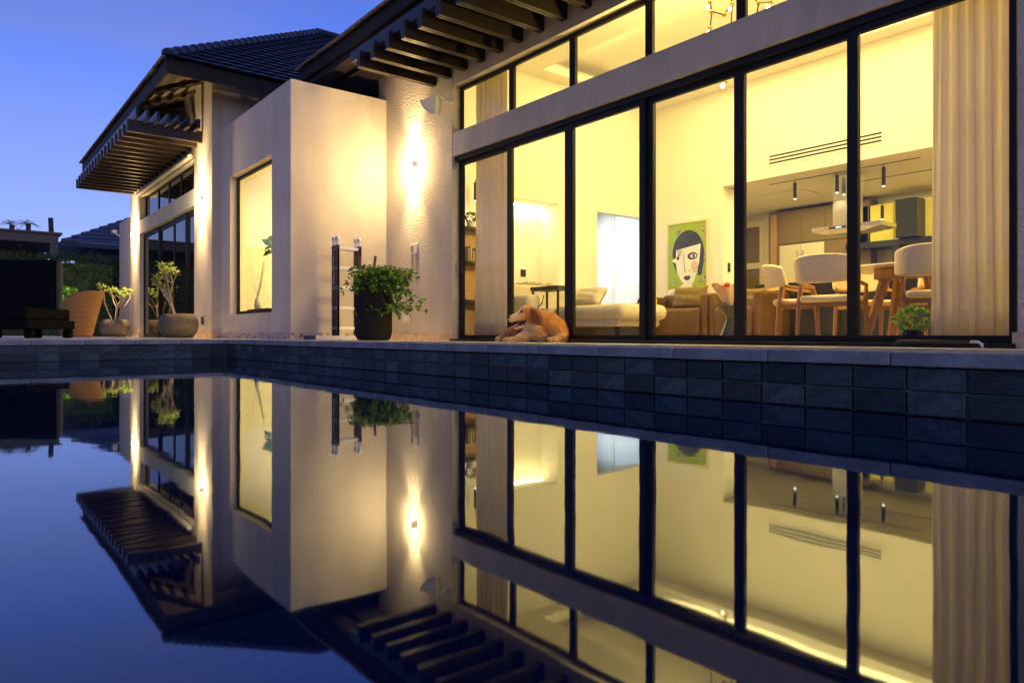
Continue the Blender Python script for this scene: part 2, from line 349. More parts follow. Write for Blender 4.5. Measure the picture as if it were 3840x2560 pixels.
pw.box(-5.5, 4.6, -6.4, -6.02, -0.6, -0.044); pw.box(4.52, 4.9, -6, 1.6, -0.6, -0.044)
pool = tag(pw.build('pool_wall', 'grout'), kind='structure'); ORG[pool] = (0, 0, 0)
TW, TH = 0.118, 0.0515
protos = []
for i in range(5):
    protos.append(MB().rbox(-TW / 2 + .0028, TW / 2 - .0028, -0.008, 0.004, -TH / 2 + .0014, TH / 2 - .0014, 0.0016, 1).build('tile', 'tile%d' % i, pool))
used = [False] * 5
def put_tile(x, y, z, rz):
    k = rnd.randrange(5)
    if used[k]: o = share(protos[k], 'tile', pool)
    else: o = protos[k]; used[k] = True
    o.location = (x, y + rnd.uniform(-.001, .001), z); o.rotation_euler = (rnd.uniform(-.012, .012), 0, rz + rnd.uniform(-.006, .006))
for row in range(3):
    zc = -0.0712 - TH / 2 - row * (TH + 0.0012)
    for i in range(48):
        if row < 2 or i > 100: put_tile(-5.46 + i * TW, 1.65, zc, 0)
    for i in range(18):
        if row < 2: put_tile(-5.52, 1.58 - i * TW, zc, R(90))
cp = [MB().rbox(-0.1485, 0.1485, -0.02, 0.40, -0.031, 0.0, 0.003, 2).build('coping_stone', 'coping', pool)]
first = True
def put_cope(x, y, rz):
    global first
    o = cp[0] if first else share(cp[0], 'coping_stone', pool); first = False
    o.location = (x, y, -0.038 + rnd.uniform(-.0006, .0006)); o.rotation_euler = (0, 0, rz)
for i in range(34): put_cope(-5.66 + i * 0.3, 1.65, 0)
for i in range(16): put_cope(-5.52, 1.47 - i * 0.3, R(90))

# ================================================================== MAIN HOUSE
YF = 6.48
house = thing('main_house', 'beige stucco villa with lit sliding glass doors and deep dark eaves', 'house', (-6, YF, -0.11))
B(-12.25, -9.73, YF, YF + .22, -0.11, 5.2).build('wall', 'stucco_rough', house)
B(-1.87, 3.0, YF, YF + .22, -0.11, 5.2).build('wall', 'stucco_rough', house)
B(-9.729, -1.871, YF + .003, YF + .22, 2.91, 3.29).build('header_band', 'band', house)
B(-9.729, -1.871, YF + .003, YF + .22, 4.06, 5.2).build('upper_wall', 'band', house)
B(-12.25, -12.05, YF + .22, 12, -0.11, 5.2).build('side_wall', 'stucco', house)
for x0, x1 in ((-11.93, -9.70), (-1.90, 3.0)):
    B(x0, x1, YF - .028, YF + .02, -0.115, 0.018).build('plinth', 'plinth', house)
# sliding doors
B(-9.725, -1.875, YF + .05, YF + .20, 2.83, 2.907).build('door_track', 'frame', house)
B(-9.725, -1.875, YF - .05, YF + .20, -0.12, -0.072).build('door_sill', 'frame', house)
edges = [-9.70, -8.34, -7.02, -5.685, -4.42, -3.20, -1.90]
wid = [0.10, 0.075, 0.08, 0.09, 0.06, 0.06, 0.05]
for i in range(6):
    a, b = edges[i], edges[i + 1]; yy = YF + (.075 if i in (1, 2, 5) else .115)
    wl, wr = wid[i], wid[i + 1]
    m = MB(); m.box(a, a + wl, yy, yy + .055, -0.07, 2.83); m.box(b - wr, b, yy, yy + .055, -0.07, 2.83)
    m.box(a + wl, b - wr, yy + .001, yy + .054, -0.07, -0.008); m.box(a + wl, b - wr, yy + .001, yy + .054, 2.765, 2.83)
    dr = m.build('sliding_door', 'frame', house)
    B(a + wl - .004, b - wr + .004, yy + .024, yy + .032, -0.012, 2.768).build('pane', 'glass', dr)
    if i == 0:
        RB(a + wl - .02, a + wl + .012, yy - .03, yy - .002, 0.98, 1.22, r=.008).build('handle', 'black', dr)
# transom windows
for i in range(6):
    a, b = edges[i] + .02, edges[i + 1] + .02
    m = MB(); w_ = .055
    m.box(a, a + w_, YF + .12, YF + .17, 3.291, 4.055); m.box(b - w_, b, YF + .12, YF + .17, 3.291, 4.055)
    m.box(a + w_, b - w_, YF + .121, YF + .169, 3.291, 3.33); m.box(a + w_, b - w_, YF + .121, YF + .169, 3.995, 4.055)
    t = m.build('transom_window', 'frame', house)
    B(a + w_ - .004, b - w_ + .004, YF + .142, YF + .148, 3.326, 3.999).build('pane', 'glass_up', t)
# roof, fascia, soffit
XE, YE, ZE = -13.35, 5.30, 5.11
sl = math.tan(R(30))
rf = MB(); k = 6.0
rf.add([(XE, YE, ZE - .02), (6, YE, ZE - .02), (6, YE + k, ZE + k * sl), (XE + k, YE + k, ZE + k * sl)], [(0, 1, 2, 3)])
rf.add([(XE, YE, ZE - .02), (XE + k, YE + k, ZE + k * sl), (XE + k, 18, ZE + k * sl), (XE, 18, ZE - .02)], [(0, 1, 2, 3)])
rf.build('roof', 'roof', house)
fa = MB(); fa.box(XE + .04, 6, YE + .04, YE + .075, 4.86, ZE - .03); fa.box(XE + .04, XE + .075, YE + .076, 18, 4.86, ZE - .03)
fa.box(XE + .10, 6, YE + .10, YE + .13, 4.74, 4.92); fa.box(XE + .10, XE + .13, YE + .131, 18, 4.74, 4.92)
fa.build('fascia', 'fascia', house)
so = MB(); so.quad((XE + .07, YE + .07, 4.87), (XE + .07, 18, 4.87), (-12.2, 18, 4.87), (-12.2, YE + .07, 4.87)); so.quad((-12.2, YE + .07, 4.87), (-12.2, YF + .1, 4.87), (6, YF + .1, 4.87), (6, YE + .07, 4.87))
so.build('soffit', 'soffit', house)
B(XE + .5, 6, YE + .55, YE + .60, 4.78, 4.868).build('soffit_batten', 'fascia', house)
tp = None
for i in range(40):
    m = MB().rbox(-.098, .098, -.05, .25, -.02, .022, .008, 1)
    if tp is None: tp = m.build('roof_tile', 'roof_edge', house, world=False); o = tp
    else: o = share(tp, 'roof_tile', house)
    o.location = Vector((XE + .1 + i * .2, YE, ZE + .005 + rnd.uniform(-.006, .006))) - Vector(ORG[house]); o.rotation_euler = (R(30) * .8, rnd.uniform(-.03, .03), 0)
# pergola beams over the glass front
bp = None
for i in range(18):
    if bp is None:
        m = MB(); m.box(-.052, -.006, 0, 1.41, 0, .255); m.box(.006, .052, 0, 1.41, 0, .255); m.box(-.006, .006, .01, 1.40, .012, .25)
        bp = m.build('pergola_beam', 'timber', house, world=False); o = bp
    else: o = share(bp, 'pergola_beam', house)
    o.location = Vector((-10.26 + i * .463, 5.07, 4.20)) - Vector(ORG[house])
for j in range(6):
    B(-10.65, -1.5, 5.12 + j * .22, 5.18 + j * .22, 4.40, 4.56).build('purlin', 'timber', house)

# ================================================================== PROJECTING BLOCK
blk = thing('projecting_block', 'plain flat topped stucco block with tall recessed window beside the ladder', 'building', (-13.95, 4.634, -0.08))
YV = 4.634; X0, X1 = -15.96, -11.95; ZT = 4.40
wx0, wx1, wz0, wz1 = -15.30, -12.86, 0.41, 3.28
m = MB()
m.box(X0, wx0, YV, YV + .2, -0.1, ZT); m.box(wx1, X1, YV, YV + .2, -0.1, ZT); m.box(wx0, wx1, YV, YV + .2, -0.1, wz0); m.box(wx0, wx1, YV, YV + .2, wz1, ZT)
m.build('front_wall', 'stucco', blk)
B(X1 - .2, X1 - .001, YV + .201, YF - .001, -0.1, ZT - .002).build('side_wall', 'stucco', blk)
B(X0 + .01, X1 - .21, YV + .201, 9.0, ZT - .2, ZT - .01).build('roof_slab', 'stucco', blk)
B(X0 - .0, X1 + .012, YV - .012, YV, -0.1, 0.035).build('plinth', 'plinth_mould', blk)
B(X1, X1 + .012, YV + .001, YF - .03, -0.12, 0.035).build('plinth', 'plinth_mould', blk)
yy = YV + .14
m = MB(); m.box(wx0, wx0 + .06, yy, yy + .05, wz0, wz1); m.box(wx1 - .06, wx1, yy, yy + .05, wz0, wz1); m.box(wx0 + .06, wx1 - .06, yy, yy + .05, wz0, wz0 + .07); m.box(wx0 + .06, wx1 - .06, yy, yy + .05, wz1 - .06, wz1)
wo = m.build('window', 'frame', blk)
B(wx0 + .055, wx1 - .055, yy + .022, yy + .028, wz0 + .065, wz1 - .055).build('pane', 'glass_up', wo)
# the lit room behind that window
m = MB()
m.quad((X0 + .15, 8.2, -.06), (X1 - .21, 8.2, -.06), (X1 - .21, 8.2, 3.9), (X0 + .15, 8.2, 3.9))
m.quad((X0 + .15, YV + .21, -.06), (X0 + .15, 8.2, -.06), (X0 + .15, 8.2, 3.9), (X0 + .15, YV + .21, 3.9))
m.quad((X1 - .21, YV + .21, -.06), (X1 - .21, YV + .21, 3.9), (X1 - .21, 8.2, 3.9), (X1 - .21, 8.2, -.06))
m.quad((X0 + .15, YV + .21, 3.9), (X0 + .15, 8.2, 3.9), (X1 - .21, 8.2, 3.9), (X1 - .21, YV + .21, 3.9))
tag(m.build('side_room_wall', 'wall_in'), kind='structure')
tag(MB().quad((X0 + .15, YV + .21, -.06), (X1 - .2, YV + .21, -.06), (X1 - .2, 8.2, -.06), (X0 + .15, 8.2, -.06)).build('side_room_floor', 'floor_in'), kind='structure')
tag(B(X0 + .16, X1 - .22, 6.5, 8.19, 3.3, 3.45).build('side_room_ceiling', 'ceil_in'), kind='structure')
cv = thing('ceiling_cove_light', 'glowing ceiling cove strip seen through the tall recessed window', 'light', (-14, 6.4, 3.46))
B(X0 + .3, X1 - .4, 6.40, 6.44, 3.46, 3.49).build('strip', 'cove', cv)
area('cove_lamp', (-14, 6.25, 3.55), (R(160), 0, 0), 3.2, .15, 150, WARM, cv)
area('cove_lamp', (-14, 6.9, 3.27), (0, 0, 0), 2.6, 1.2, 230, WARM, cv)  # unseen downward fill below the ceiling slab, apart from the cove strip

# ================================================================== SIDE WING
YL = 4.46
wing = thing('side_wing', 'left wing of the villa with tiled hip roof and dark glass doors', 'house', (-20, YL, -0.08))
WX0, WX1 = -24.6, -15.962
B(-17.37, WX1, YL, YL + .22, -0.1, 5.75).build('pier', 'stucco_rough', wing)
B(WX0, -23.28, YL, YL + .22, -0.1, 5.75).build('pier', 'stucco_rough', wing)
B(-23.279, -17.371, YL + .003, YL + .22, 2.97, 3.36).build('header_band', 'band', wing)
B(-23.279, -17.371, YL + .003, YL + .22, 4.04, 5.75).build('upper_wall', 'band', wing)
B(WX1 - .2, WX1, YL + .221, 14, -0.1, 5.75).build('side_wall', 'stucco', wing)
for a, b in ((-17.40, WX1 + .012), (WX0 - .01, -23.25)):
    B(a, b, YL - .025, YL + .01, -0.1, 0.06).build('plinth', 'plinth', wing)
B(WX1, WX1 + .012, YL + .012, YV - .013, -0.1, 0.06).build('plinth', 'plinth', wing)
# wing doors
xs = [-23.27, -21.3, -19.72, -18.48, -17.38]
for i in range(4):
    a, b = xs[i], xs[i + 1]; yy = YL + .10 + (.03 if i % 2 else 0)
    m = MB(); m.box(a, a + .09, yy, yy + .05, -.08, 2.965); m.box(b - .09, b, yy, yy + .05, -.08, 2.965); m.box(a + .09, b - .09, yy + .001, yy + .049, -.08, .04); m.box(a + .09, b - .09, yy + .001, yy + .049, 2.83, 2.965)
    dr = m.build('sliding_door', 'frame', wing); B(a + .085, b - .085, yy + .02, yy + .028, .035, 2.835).build('pane', 'glass_dark', dr)
xs = [-23.1, -21.48, -20.28, -19.07, -17.92, -17.372]
for i in range(5):
    a, b = xs[i], xs[i + 1]; yy = YL + .12
    m = MB(); m.box(a, a + .05, yy, yy + .05, 3.362, 4.035); m.box(b - .05, b, yy, yy + .05, 3.362, 4.035); m.box(a + .05, b - .05, yy + .001, yy + .049, 3.362, 3.41); m.box(a + .05, b - .05, yy + .001, yy + .049, 3.98, 4.035)
    t = m.build('transom_window', 'frame', wing); B(a + .045, b - .045, yy + .02, yy + .026, 3.405, 3.985).build('pane', 'glass_dark', t)
MB().tube([(-23.1, YL - .07, 4.10), (-17.45, YL - .07, 4.10)], .055, 14).build('awning_roll', 'pipe', wing, smooth=True)
# wing roof
EX0, EX1, EY, EZ = -26.0, -14.95, 3.30, 5.40
hw_ = (EX1 - EX0) / 2; ts = math.tan(R(34)); rise = hw_ * ts
m = MB()
m.add([(EX0, EY, EZ - .02), (EX1, EY, EZ - .02), (EX1 - hw_, EY + hw_, EZ + rise - .03)], [(0, 1, 2)])
m.add([(EX0, EY, EZ - .02), (EX0 + hw_, EY + hw_, EZ + rise - .03), (EX0 + hw_, 18, EZ + rise - .03), (EX0, 18, EZ - .02)], [(0, 1, 2, 3)])
m.add([(EX1, EY, EZ - .03), (EX1, 18, EZ - .03), (EX1 - hw_, 18, EZ + rise - .04), (EX1 - hw_, EY + hw_, EZ + rise - .04)], [(0, 1, 2, 3)])
roofw = m.build('roof', 'roof', wing)
NC = 24
for j in range(NC):
    k0 = hw_ * j / NC; k1 = hw_ * (j + 1.12) / NC
    n = int((17 - EY - k0) / .15); vs = []; fs = []
    for i in range(n + 1):
        y = EY + k0 + i * .15; wv = .006 * (1 if i % 2 else -1)
        vs += [(EX1 - k0 + .03, y, EZ + k0 * ts - .02 + wv), (EX1 - k0 + .03, y, EZ + k0 * ts + .03 + wv), (EX1 - k1, y + (k1 - k0 if i == 0 else 0), EZ + k1 * ts + .004 + wv)]
    for i in range(n):
        q = 3 * i; fs += [(q, q + 3, q + 4, q + 1), (q + 1, q + 4, q + 5, q + 2)]
    m = MB().add(vs, fs); m.mi = [1 if k_ % 2 == 0 else 0 for k_ in range(len(fs))]; m.build('tile_course', ['roof', 'roof_butt_shade'], roofw)
hp = None
NH = 26; hd = Vector((-1, 1, ts)).normalized()
for i in range(NH):
    k0 = hw_ * (i + .3) / NH
    if hp is None:
        m = MB(); m.tube([(0, 0, 0), tuple(hd * .36)], [.13, .10], 8); hp = m.build('hip_tile', 'roof', roofw, smooth=True, world=False); o = hp
    else: o = share(hp, 'hip_tile', roofw)
    o.location = Vector((EX1 - k0, EY + k0, EZ + k0 * ts + .0)) - Vector(ORG[wing])
m = MB(); m.tube([(EX1 - hw_, EY + hw_ - .1, EZ + rise), (EX1 - hw_, 17, EZ + rise)], .12, 8); m.build('ridge_cap', 'roof', roofw, smooth=True)
tp2 = None
for i in range(55):
    if tp2 is None: tp2 = MB().rbox(-.098, .098, -.05, .25, -.02, .022, .008, 1).build('eave_tile', 'roof_edge', roofw, world=False); o = tp2
    else: o = share(tp2, 'eave_tile', roofw)
    o.location = Vector((EX0 + .1 + i * .2, EY, EZ + .005 + rnd.uniform(-.006, .006))) - Vector(ORG[wing]); o.rotation_euler = (R(28), rnd.uniform(-.03, .03), 0)
m = MB()
m.box(EX0 + .04, EX1 - .04, EY + .04, EY + .08, 5.08, EZ - .035); m.box(EX1 - .08, EX1 - .04, EY + .081, 18, 5.08, EZ - .035)
m.build('fascia', 'fascia', wing)
m = MB()
m.quad((EX0 + .06, EY + .06, 5.1), (EX1 - .06, EY + .06, 5.1), (WX1 + .02, YL + .05, 5.62), (EX0 + 1.1, YL + .05, 5.62))
m.quad((EX1 - .06, EY + .06, 5.1), (EX1 - .06, 18, 5.1), (WX1 - .02, 18, 5.62), (WX1 - .02, YL + .05, 5.62))
m.build('soffit', 'soffit', wing)
for i in range(9):
    x = -25.0 + i * 1.1
    m = MB(); m.add([(x, EY + .1, 5.02), (x + .08, EY + .1, 5.02), (x + .08, YL, 5.50), (x, YL, 5.50), (x, EY + .1, 5.12), (x + .08, EY + .1, 5.12), (x + .08, YL, 5.60), (x, YL, 5.60)], [(0, 3, 2, 1), (4, 5, 6, 7), (0, 1, 5, 4), (1, 2, 6, 5), (2, 3, 7, 6), (3, 0, 4, 7)])
    m.build('rafter', 'fascia', wing)
bw = None
for i in range(17):
    if bw is None:
        m = MB(); m.box(-.052, .052, 0, 1.50, 0, .25); bw = m.build('pergola_beam', 'timber', wing, world=False); o = bw
    else: o = share(bw, 'pergola_beam', wing)
    o.location = Vector((-24.1 + i * .4625, 2.95, 4.26)) - Vector(ORG[wing])
for j in range(7):
    B(-24.5, -16.25, 3.04 + j * .2, 3.10 + j * .2, 4.46, 4.66).build('purlin', 'timber', wing)

# ------------------------------------------------------------------ beyond the wing
gw = B(-28.2, -24.62, YL + .3, YL + .5, -0.1, 3.9).build('garden_wall', 'stucco'); tag(gw, 'pale stucco garden wall running on beyond the left wing', 'wall')

# ================================================================== INTERIOR SHELL
XL, YB, ZC = -10.0, 11.8, 4.75
IZ = -0.06
tag(B(-13.2, 4, YF + .221, 16, IZ - .1, IZ).build('interior_floor', 'floor_in'), kind='structure')
m = MB()
ny0, ny1, nz1 = 7.35, 9.07, 2.47
oy0, oy1, oz1 = 10.11, 11.62, 2.44
T = .16
m.box(XL - T, XL, YF + .221, ny0, IZ, ZC + .4); m.box(XL - T, XL, ny0, ny1, nz1, ZC + .4); m.box(XL - T, XL, ny1, oy0, IZ, ZC + .4); m.box(XL - T, XL, oy0, oy1, oz1, ZC + .4); m.box(XL - T, XL, oy1, YB + .2, IZ, ZC + .4)
m.box(XL - .62, XL - .5, ny0 - .1, ny1 + .1, IZ, nz1 + .1)                    # niche back
m.box(XL - .5, XL - T, ny1, ny1 + .1, IZ, nz1 + .1); m.box(XL - .5, XL - T, ny0 - .1, ny0, IZ, nz1 + .1); m.box(XL - .5, XL - T, ny0, ny1, nz1, nz1 + .1)
tag(m.build('interior_wall_left', 'wall_in'), kind='structure')
m = MB(); m.box(XL, -8.26, YB, YB + .38, IZ, ZC + .4); m.box(-8.26, 4, YB, YB + .38, 2.87, ZC + .4)
tag(m.build('interior_wall_back', 'wall_in'), kind='structure')
tag(B(.9, 1.1, YF + .221, 16, IZ, ZC + .4).build('interior_wall_right', 'wall_in'), kind='structure')
m = MB(); m.box(XL, 1, YF + .221, 8.38, ZC, ZC + .06); m.box(XL, -9.65, 8.38, YB, ZC, ZC + .06); m.box(-9.65, 1, 11.40, YB, ZC, ZC + .06); m.box(XL, .9, 8.0, YB, ZC + .36, ZC + .42); m.box(XL, 1, YF + .221, 8.0, ZC + .061, ZC + .4)
m.box(-9.65, .9, 8.34, 8.38, ZC + .06, ZC + .15); m.box(-9.65, .9, 11.40, 11.44, ZC + .06, ZC + .15); m.box(-9.69, -9.65, 8.34, 11.44, ZC + .061, ZC + .15)

tag(m.build('interior_ceiling', 'ceil_in'), kind='structure')
# hallway behind the opening
m = MB(); m.box(-13.3, -13.2, 9.4, 12.3, IZ, 3.0); m.box(-13.2, XL - T, 12.2, 12.3, IZ, 3.0); m.box(-13.2, XL - T, 9.4, 9.5, IZ, 3.0); m.box(-13.2, XL - T, 9.5, 12.2, 2.9, 3.0)
tag(m.build('hallway_wall', 'hall_white'), kind='structure')
hl = thing('hallway_light', 'cool white ceiling light panel of the bright hallway', 'light', (-11.6, 10.9, 2.88))
RB(-12.2, -11.0, 10.6, 11.2, 2.86, 2.899, r=.01).build('panel', 'white_metal', hl); area('hall_lamp', (-11.6, 10.9, 2.855), (0, 0, 0), 1.1, .5, 85, COOL, hl)
tag(B(-13.19, -13.16, 10.7, 10.76, 2.02, 2.08).build('door_closer', 'black'), 'small black bar fixed high in the bright white hallway', 'door closer')
# kitchen shell
m = MB(); m.box(-11.5, 4, 15.3, 15.5, IZ, 3.0); m.box(-11.6, -11.5, YB + .38, 15.5, IZ, 3.0)
tag(m.build('kitchen_wall', 'wall_in'), kind='structure')
tag(B(-11.5, 4, YB + .381, 15.3, 2.87, 2.95).build('kitchen_ceiling', 'kitchen_ceil'), kind='structure')

# ------------------------------------------------------------------ room lights
cove = thing('cove_strip_light', 'bright warm light strip hidden in the tray ceiling of the living room', 'light', (-4.5, 9.9, ZC + .1))
B(-9.5, .5, 8.20, 8.24, ZC + .062, ZC + .08).build('strip', 'cove', cove); B(-9.5, .5, 11.55, 11.59, ZC + .062, ZC + .08).build('strip', 'cove', cove)
area('cove_lamp', (-4.5, 8.22, ZC + .10), (R(150), 0, 0), 9.5, .10, 500, WARM, cove)
area('cove_lamp', (-4.5, 11.57, ZC + .10), (R(210), 0, 0), 9.5, .10, 500, WARM, cove)
area('tray_fill', (-4.5, 9.9, ZC + .30), (0, 0, 0), 8.0, 2.4, 400, WARM, cove)  # unseen area fill inside the tray, brightens the whole room
ns = thing('niche_light', 'warm strip light under the top of the wall niche', 'light', (XL - .3, 8.2, nz1 - .03))
B(XL - .46, XL - .43, ny0 + .02, ny1 - .02, nz1 - .03, nz1 - .008).build('strip', 'niche_strip', ns); area('niche_lamp', (XL - .38, 8.2, nz1 - .04), (0, 0, 0), .08, 1.6, 26, WARM, ns)

def chandelier():
    t = thing('chandelier', 'branching gold chandelier with clear glass globes high in the living room', 'chandelier', (-5.15, 7.35, 4.75))
    J = [(-5.15, 7.35, 4.60), (-5.33, 7.35, 4.08), (-5.27, 7.3, 3.93), (-5.13, 7.35, 3.86), (-5.05, 7.4, 3.98), (-5.28, 7.28, 3.73), (-4.85, 7.4, 4.05), (-4.66, 7.35, 3.83), (-4.54, 7.4, 3.81), (-4.66, 7.3, 3.66), (-5.08, 7.3, 3.03), (-5.1, 7.42, 3.4)]
    E_ = [(0, 1), (1, 2), (2, 3), (3, 4), (2, 5), (0, 6), (6, 7), (7, 8), (7, 9), (4, 0), (4, 11), (11, 10)]
    MB().lathe([(.07, 4.72), (.07, 4.75)], -5.15, 7.35, 16).build('ceiling_rose', 'gold', t)
    MB().tube([(-5.15, 7.35, 4.73), (-5.15, 7.35, 4.60)], .01, 6).build('rod', 'gold', t)
    for a, b in E_: MB().tube([J[a], J[b]], .009, 6).build('arm', 'black', t)
    for j in J[1:]: MB().ell(j, (.028, .028, .028)).build('joint', 'gold', t, smooth=True, ang=180)
    for k_ in (5, 8, 9, 10, 1, 4):
        p = J[k_]; c = (p[0] - .02, p[1] - .02, p[2] - .06)
        MB().ell(c, (.075, .075, .075), nu=20, nv=14).build('globe', 'bulb_glass', t, smooth=True, ang=180)
        bl = MB().ell(c, (.02, .02, .03)).build('bulb', 'bulb', t, smooth=True, ang=180)
    point('chandelier_lamp', (-5.08, 7.25, 3.02), 600, WARM, t, .035)
    point('chandelier_lamp', (-4.66, 7.30, 3.50), 150, WARM, t, .035)
chandelier()

def pendant(name, x, y, ztop, zbot, label, power, group='black tube pendants in the kitchen'):
    t = thing(name, label, 'pendant lamp', (x, y, ztop), group)
    MB().tube([(x, y, ztop), (x, y, ztop - .05)], .008, 6).build('cord', 'black', t)
    MB().lathe([(.022, ztop - .05), (.03, ztop - .055), (.03, zbot)], x, y, 16).build('tube_shade', 'black', t, smooth=True)
    MB().lathe([(.022, zbot - .004), (.022, zbot + .002)], x, y, 12).build('lens', 'pend_lens', t)
    if power: spot('pendant_lamp', (x, y, zbot - .02), (0, 0, 0), power, (1, .80, .45), 110, .6, t)
pendant('pendant_lamp', -7.08, 12.35, 2.87, 2.52, 'leftmost black tube pendant hanging in front of the kitchen', 45)
pendant('pendant_lamp', -6.28, 12.35, 2.87, 2.51, 'middle black tube pendant hanging by the hood chimney', 45)
pendant('pendant_lamp', -5.48, 12.35, 2.87, 2.50, 'rightmost near black tube pendant hanging from the kitchen track', 45)
pendant('pendant_lamp', -6.46, 14.5, 2.60, 2.28, 'small far black tube pendant before the yellow kitchen cupboards', 20)
tag(B(-7.6, -4.9, 12.34, 12.36, 2.862, 2.8695).build('ceiling_track', 'black'), 'thin black lighting track holding the three near pendants', 'lighting track')
tag(B(-6.9, -4.0, 13.4, 13.42, 2.862, 2.8695).build('ceiling_track', 'black'), 'thin black lighting track farther back in the kitchen ceiling', 'lighting track')
kl = thing('kitchen_fill_light', 'plain panel in the kitchen ceiling holding an unseen warm fill', 'light', (-7, 13.6, 2.86))
RB(-8.4, -7.4, 13.2, 13.8, 2.845, 2.869, r=.005).build('panel', 'kitchen_ceil', kl); area('kitchen_fill', (-6.5, 13.4, 2.84), (0, 0, 0), 4.5, 2.2, 190, (1, .80, .30), kl)  # unseen broad fill lights the kitchen; the panel gives no light

# air vent on the bulkhead
v = thing('air_vent', 'long white air conditioning grille with three black slots above the kitchen', 'vent', (-6.27, YB, 3.1))
B(-7.30, -5.22, YB - .012, YB, 3.075, 3.29).build('vent_frame', 'ceil_in', v)
for i in range(3): B(-7.26, -5.26, YB - .016, YB - .0125, 3.108 + i * .062, 3.138 + i * .062).build('slot', 'black', v)

# ================================================================== KITCHEN
t = thing('tall_kitchen_cabinet', 'tall olive kitchen cabinet wall with cream fridge doors', 'cabinet', (-8.1, 15, IZ))
B(-9.20, -6.9, 14.95, 15.29, IZ, 2.80).build('carcass', 'cab_dark', t)
B(-9.16, -9.01, 14.915, 14.95, IZ, 2.75).build('wood_strip', 'cab_wood', t)
for a, b in ((-8.93, -8.40), (-8.39, -7.86), (-7.85, -7.35)): B(a, b, 14.925, 14.95, 2.06, 2.76).build('upper_door', 'cab_dark', t)
for a, b, h in ((-8.93, -8.43, -8.48), (-8.42, -7.88, -8.35)):
    dd = B(a, b, 14.92, 14.95, 0.2, 2.02).build('fridge_door', 'cab_cream', t); RB(h - .012, h + .012, 14.87, 14.89, 1.5, 1.88, r=.008).build('handle', 'steel', dd)
t = thing('wall_cupboards', 'yellowish glossy wall cupboards above the black kitchen shelf', 'cupboard', (-6, 15, 1.9))
for a, b in ((-7.3, -6.95), (-6.93, -6.44), (-6.42, -5.95), (-5.93, -5.4), (-5.38, -4.8), (-4.78, -4.2)): B(a, b, 14.95, 15.28, 1.90, 2.66).build('cupboard_door', 'cab_glass', t)
tag(RB(-6.24, -5.84, 14.55, 14.94, 1.89, 2.64, r=.01).build('extractor_box', 'dark_cab'), 'black box shaped extractor mounted over the kitchen shelf', 'extractor')
tag(RB(-7.3, -4.2, 14.7, 15.28, 1.76, 1.885, r=.006).build('kitchen_shelf', 'dark_cab'), 'black kitchen shelf under the yellowish cupboards', 'shelf')
tag(B(-7.0, -4.2, 15.25, 15.29, 1.2, 1.755).build('backsplash', 'cab_cream'), 'pale splashback panel under the black kitchen shelf', 'splashback')
tag(B(-6.35, -6.22, 14.7, 15.24, 1.2, 1.755).build('shelf_post', 'dark_cab'), 'black upright dividing the kitchen splashback', 'post')
tag(RB(-7.2, -4.2, 14.6, 15.24, IZ, 1.15, r=.01).build('base_cabinet', 'cab_dark'), 'low dark kitchen base cabinet below the splashback', 'cabinet')
hd_ = thing('cooker_hood', 'stainless steel island cooker hood with lit control display', 'cooker hood', (-6.15, 12.4, 1.83))
m = MB(); m.add([(-6.75, 12.35, 1.86), (-5.53, 12.35, 1.86), (-5.53, 12.95, 1.86), (-6.75, 12.95, 1.86), (-6.75, 12.35, 1.93), (-5.53, 12.35, 1.93), (-5.53, 12.95, 1.93), (-6.75, 12.95, 1.93), (-6.4, 12.45, 1.80), (-5.9, 12.45, 1.80), (-5.9, 12.85, 1.80), (-6.4, 12.85, 1.80)],
      [(4, 5, 6, 7), (0, 1, 5, 4), (1, 2, 6, 5), (2, 3, 7, 6), (3, 0, 4, 7), (1, 0, 8, 9), (2, 1, 9, 10), (3, 2, 10, 11), (0, 3, 11, 8), (8, 11, 10, 9)])
m.build('canopy', 'steel', hd_)
B(-6.42, -6.04, 12.47, 12.8, 1.93, 2.869).build('chimney', 'steel', hd_)
B(-6.43, -6.12, 12.345, 12.3495, 1.878, 1.915).build('control_panel', 'black', hd_); B(-6.30, -6.20, 12.342, 12.3445, 1.887, 1.906).build('display', 'screen', hd_)
t = thing('glazed_door', 'pale wooden kitchen door with two frosted glass panels', 'door', (-9.9, 15.2, IZ))
m = MB(); m.box(-10.3, -10.2, 15.2, 15.26, IZ, 2.72); m.box(-9.62, -9.50, 15.2, 15.26, IZ, 2.72)
for a, b in ((2.58, 2.72), (1.58, 1.72), (IZ, .2)): m.box(-10.2, -9.62, 15.201, 15.259, a, b)
m.build('door_frame', 'frame_pale', t); B(-10.2, -9.62, 15.22, 15.24, .2, 1.58).build('pane', 'cab_dark', t); B(-10.2, -9.62, 15.22, 15.24, 1.72, 2.58).build('pane', 'cab_dark', t)
B(-9.48, -9.36, 15.18, 15.29, IZ, 2.80).build('architrave', 'frame_pale', t)

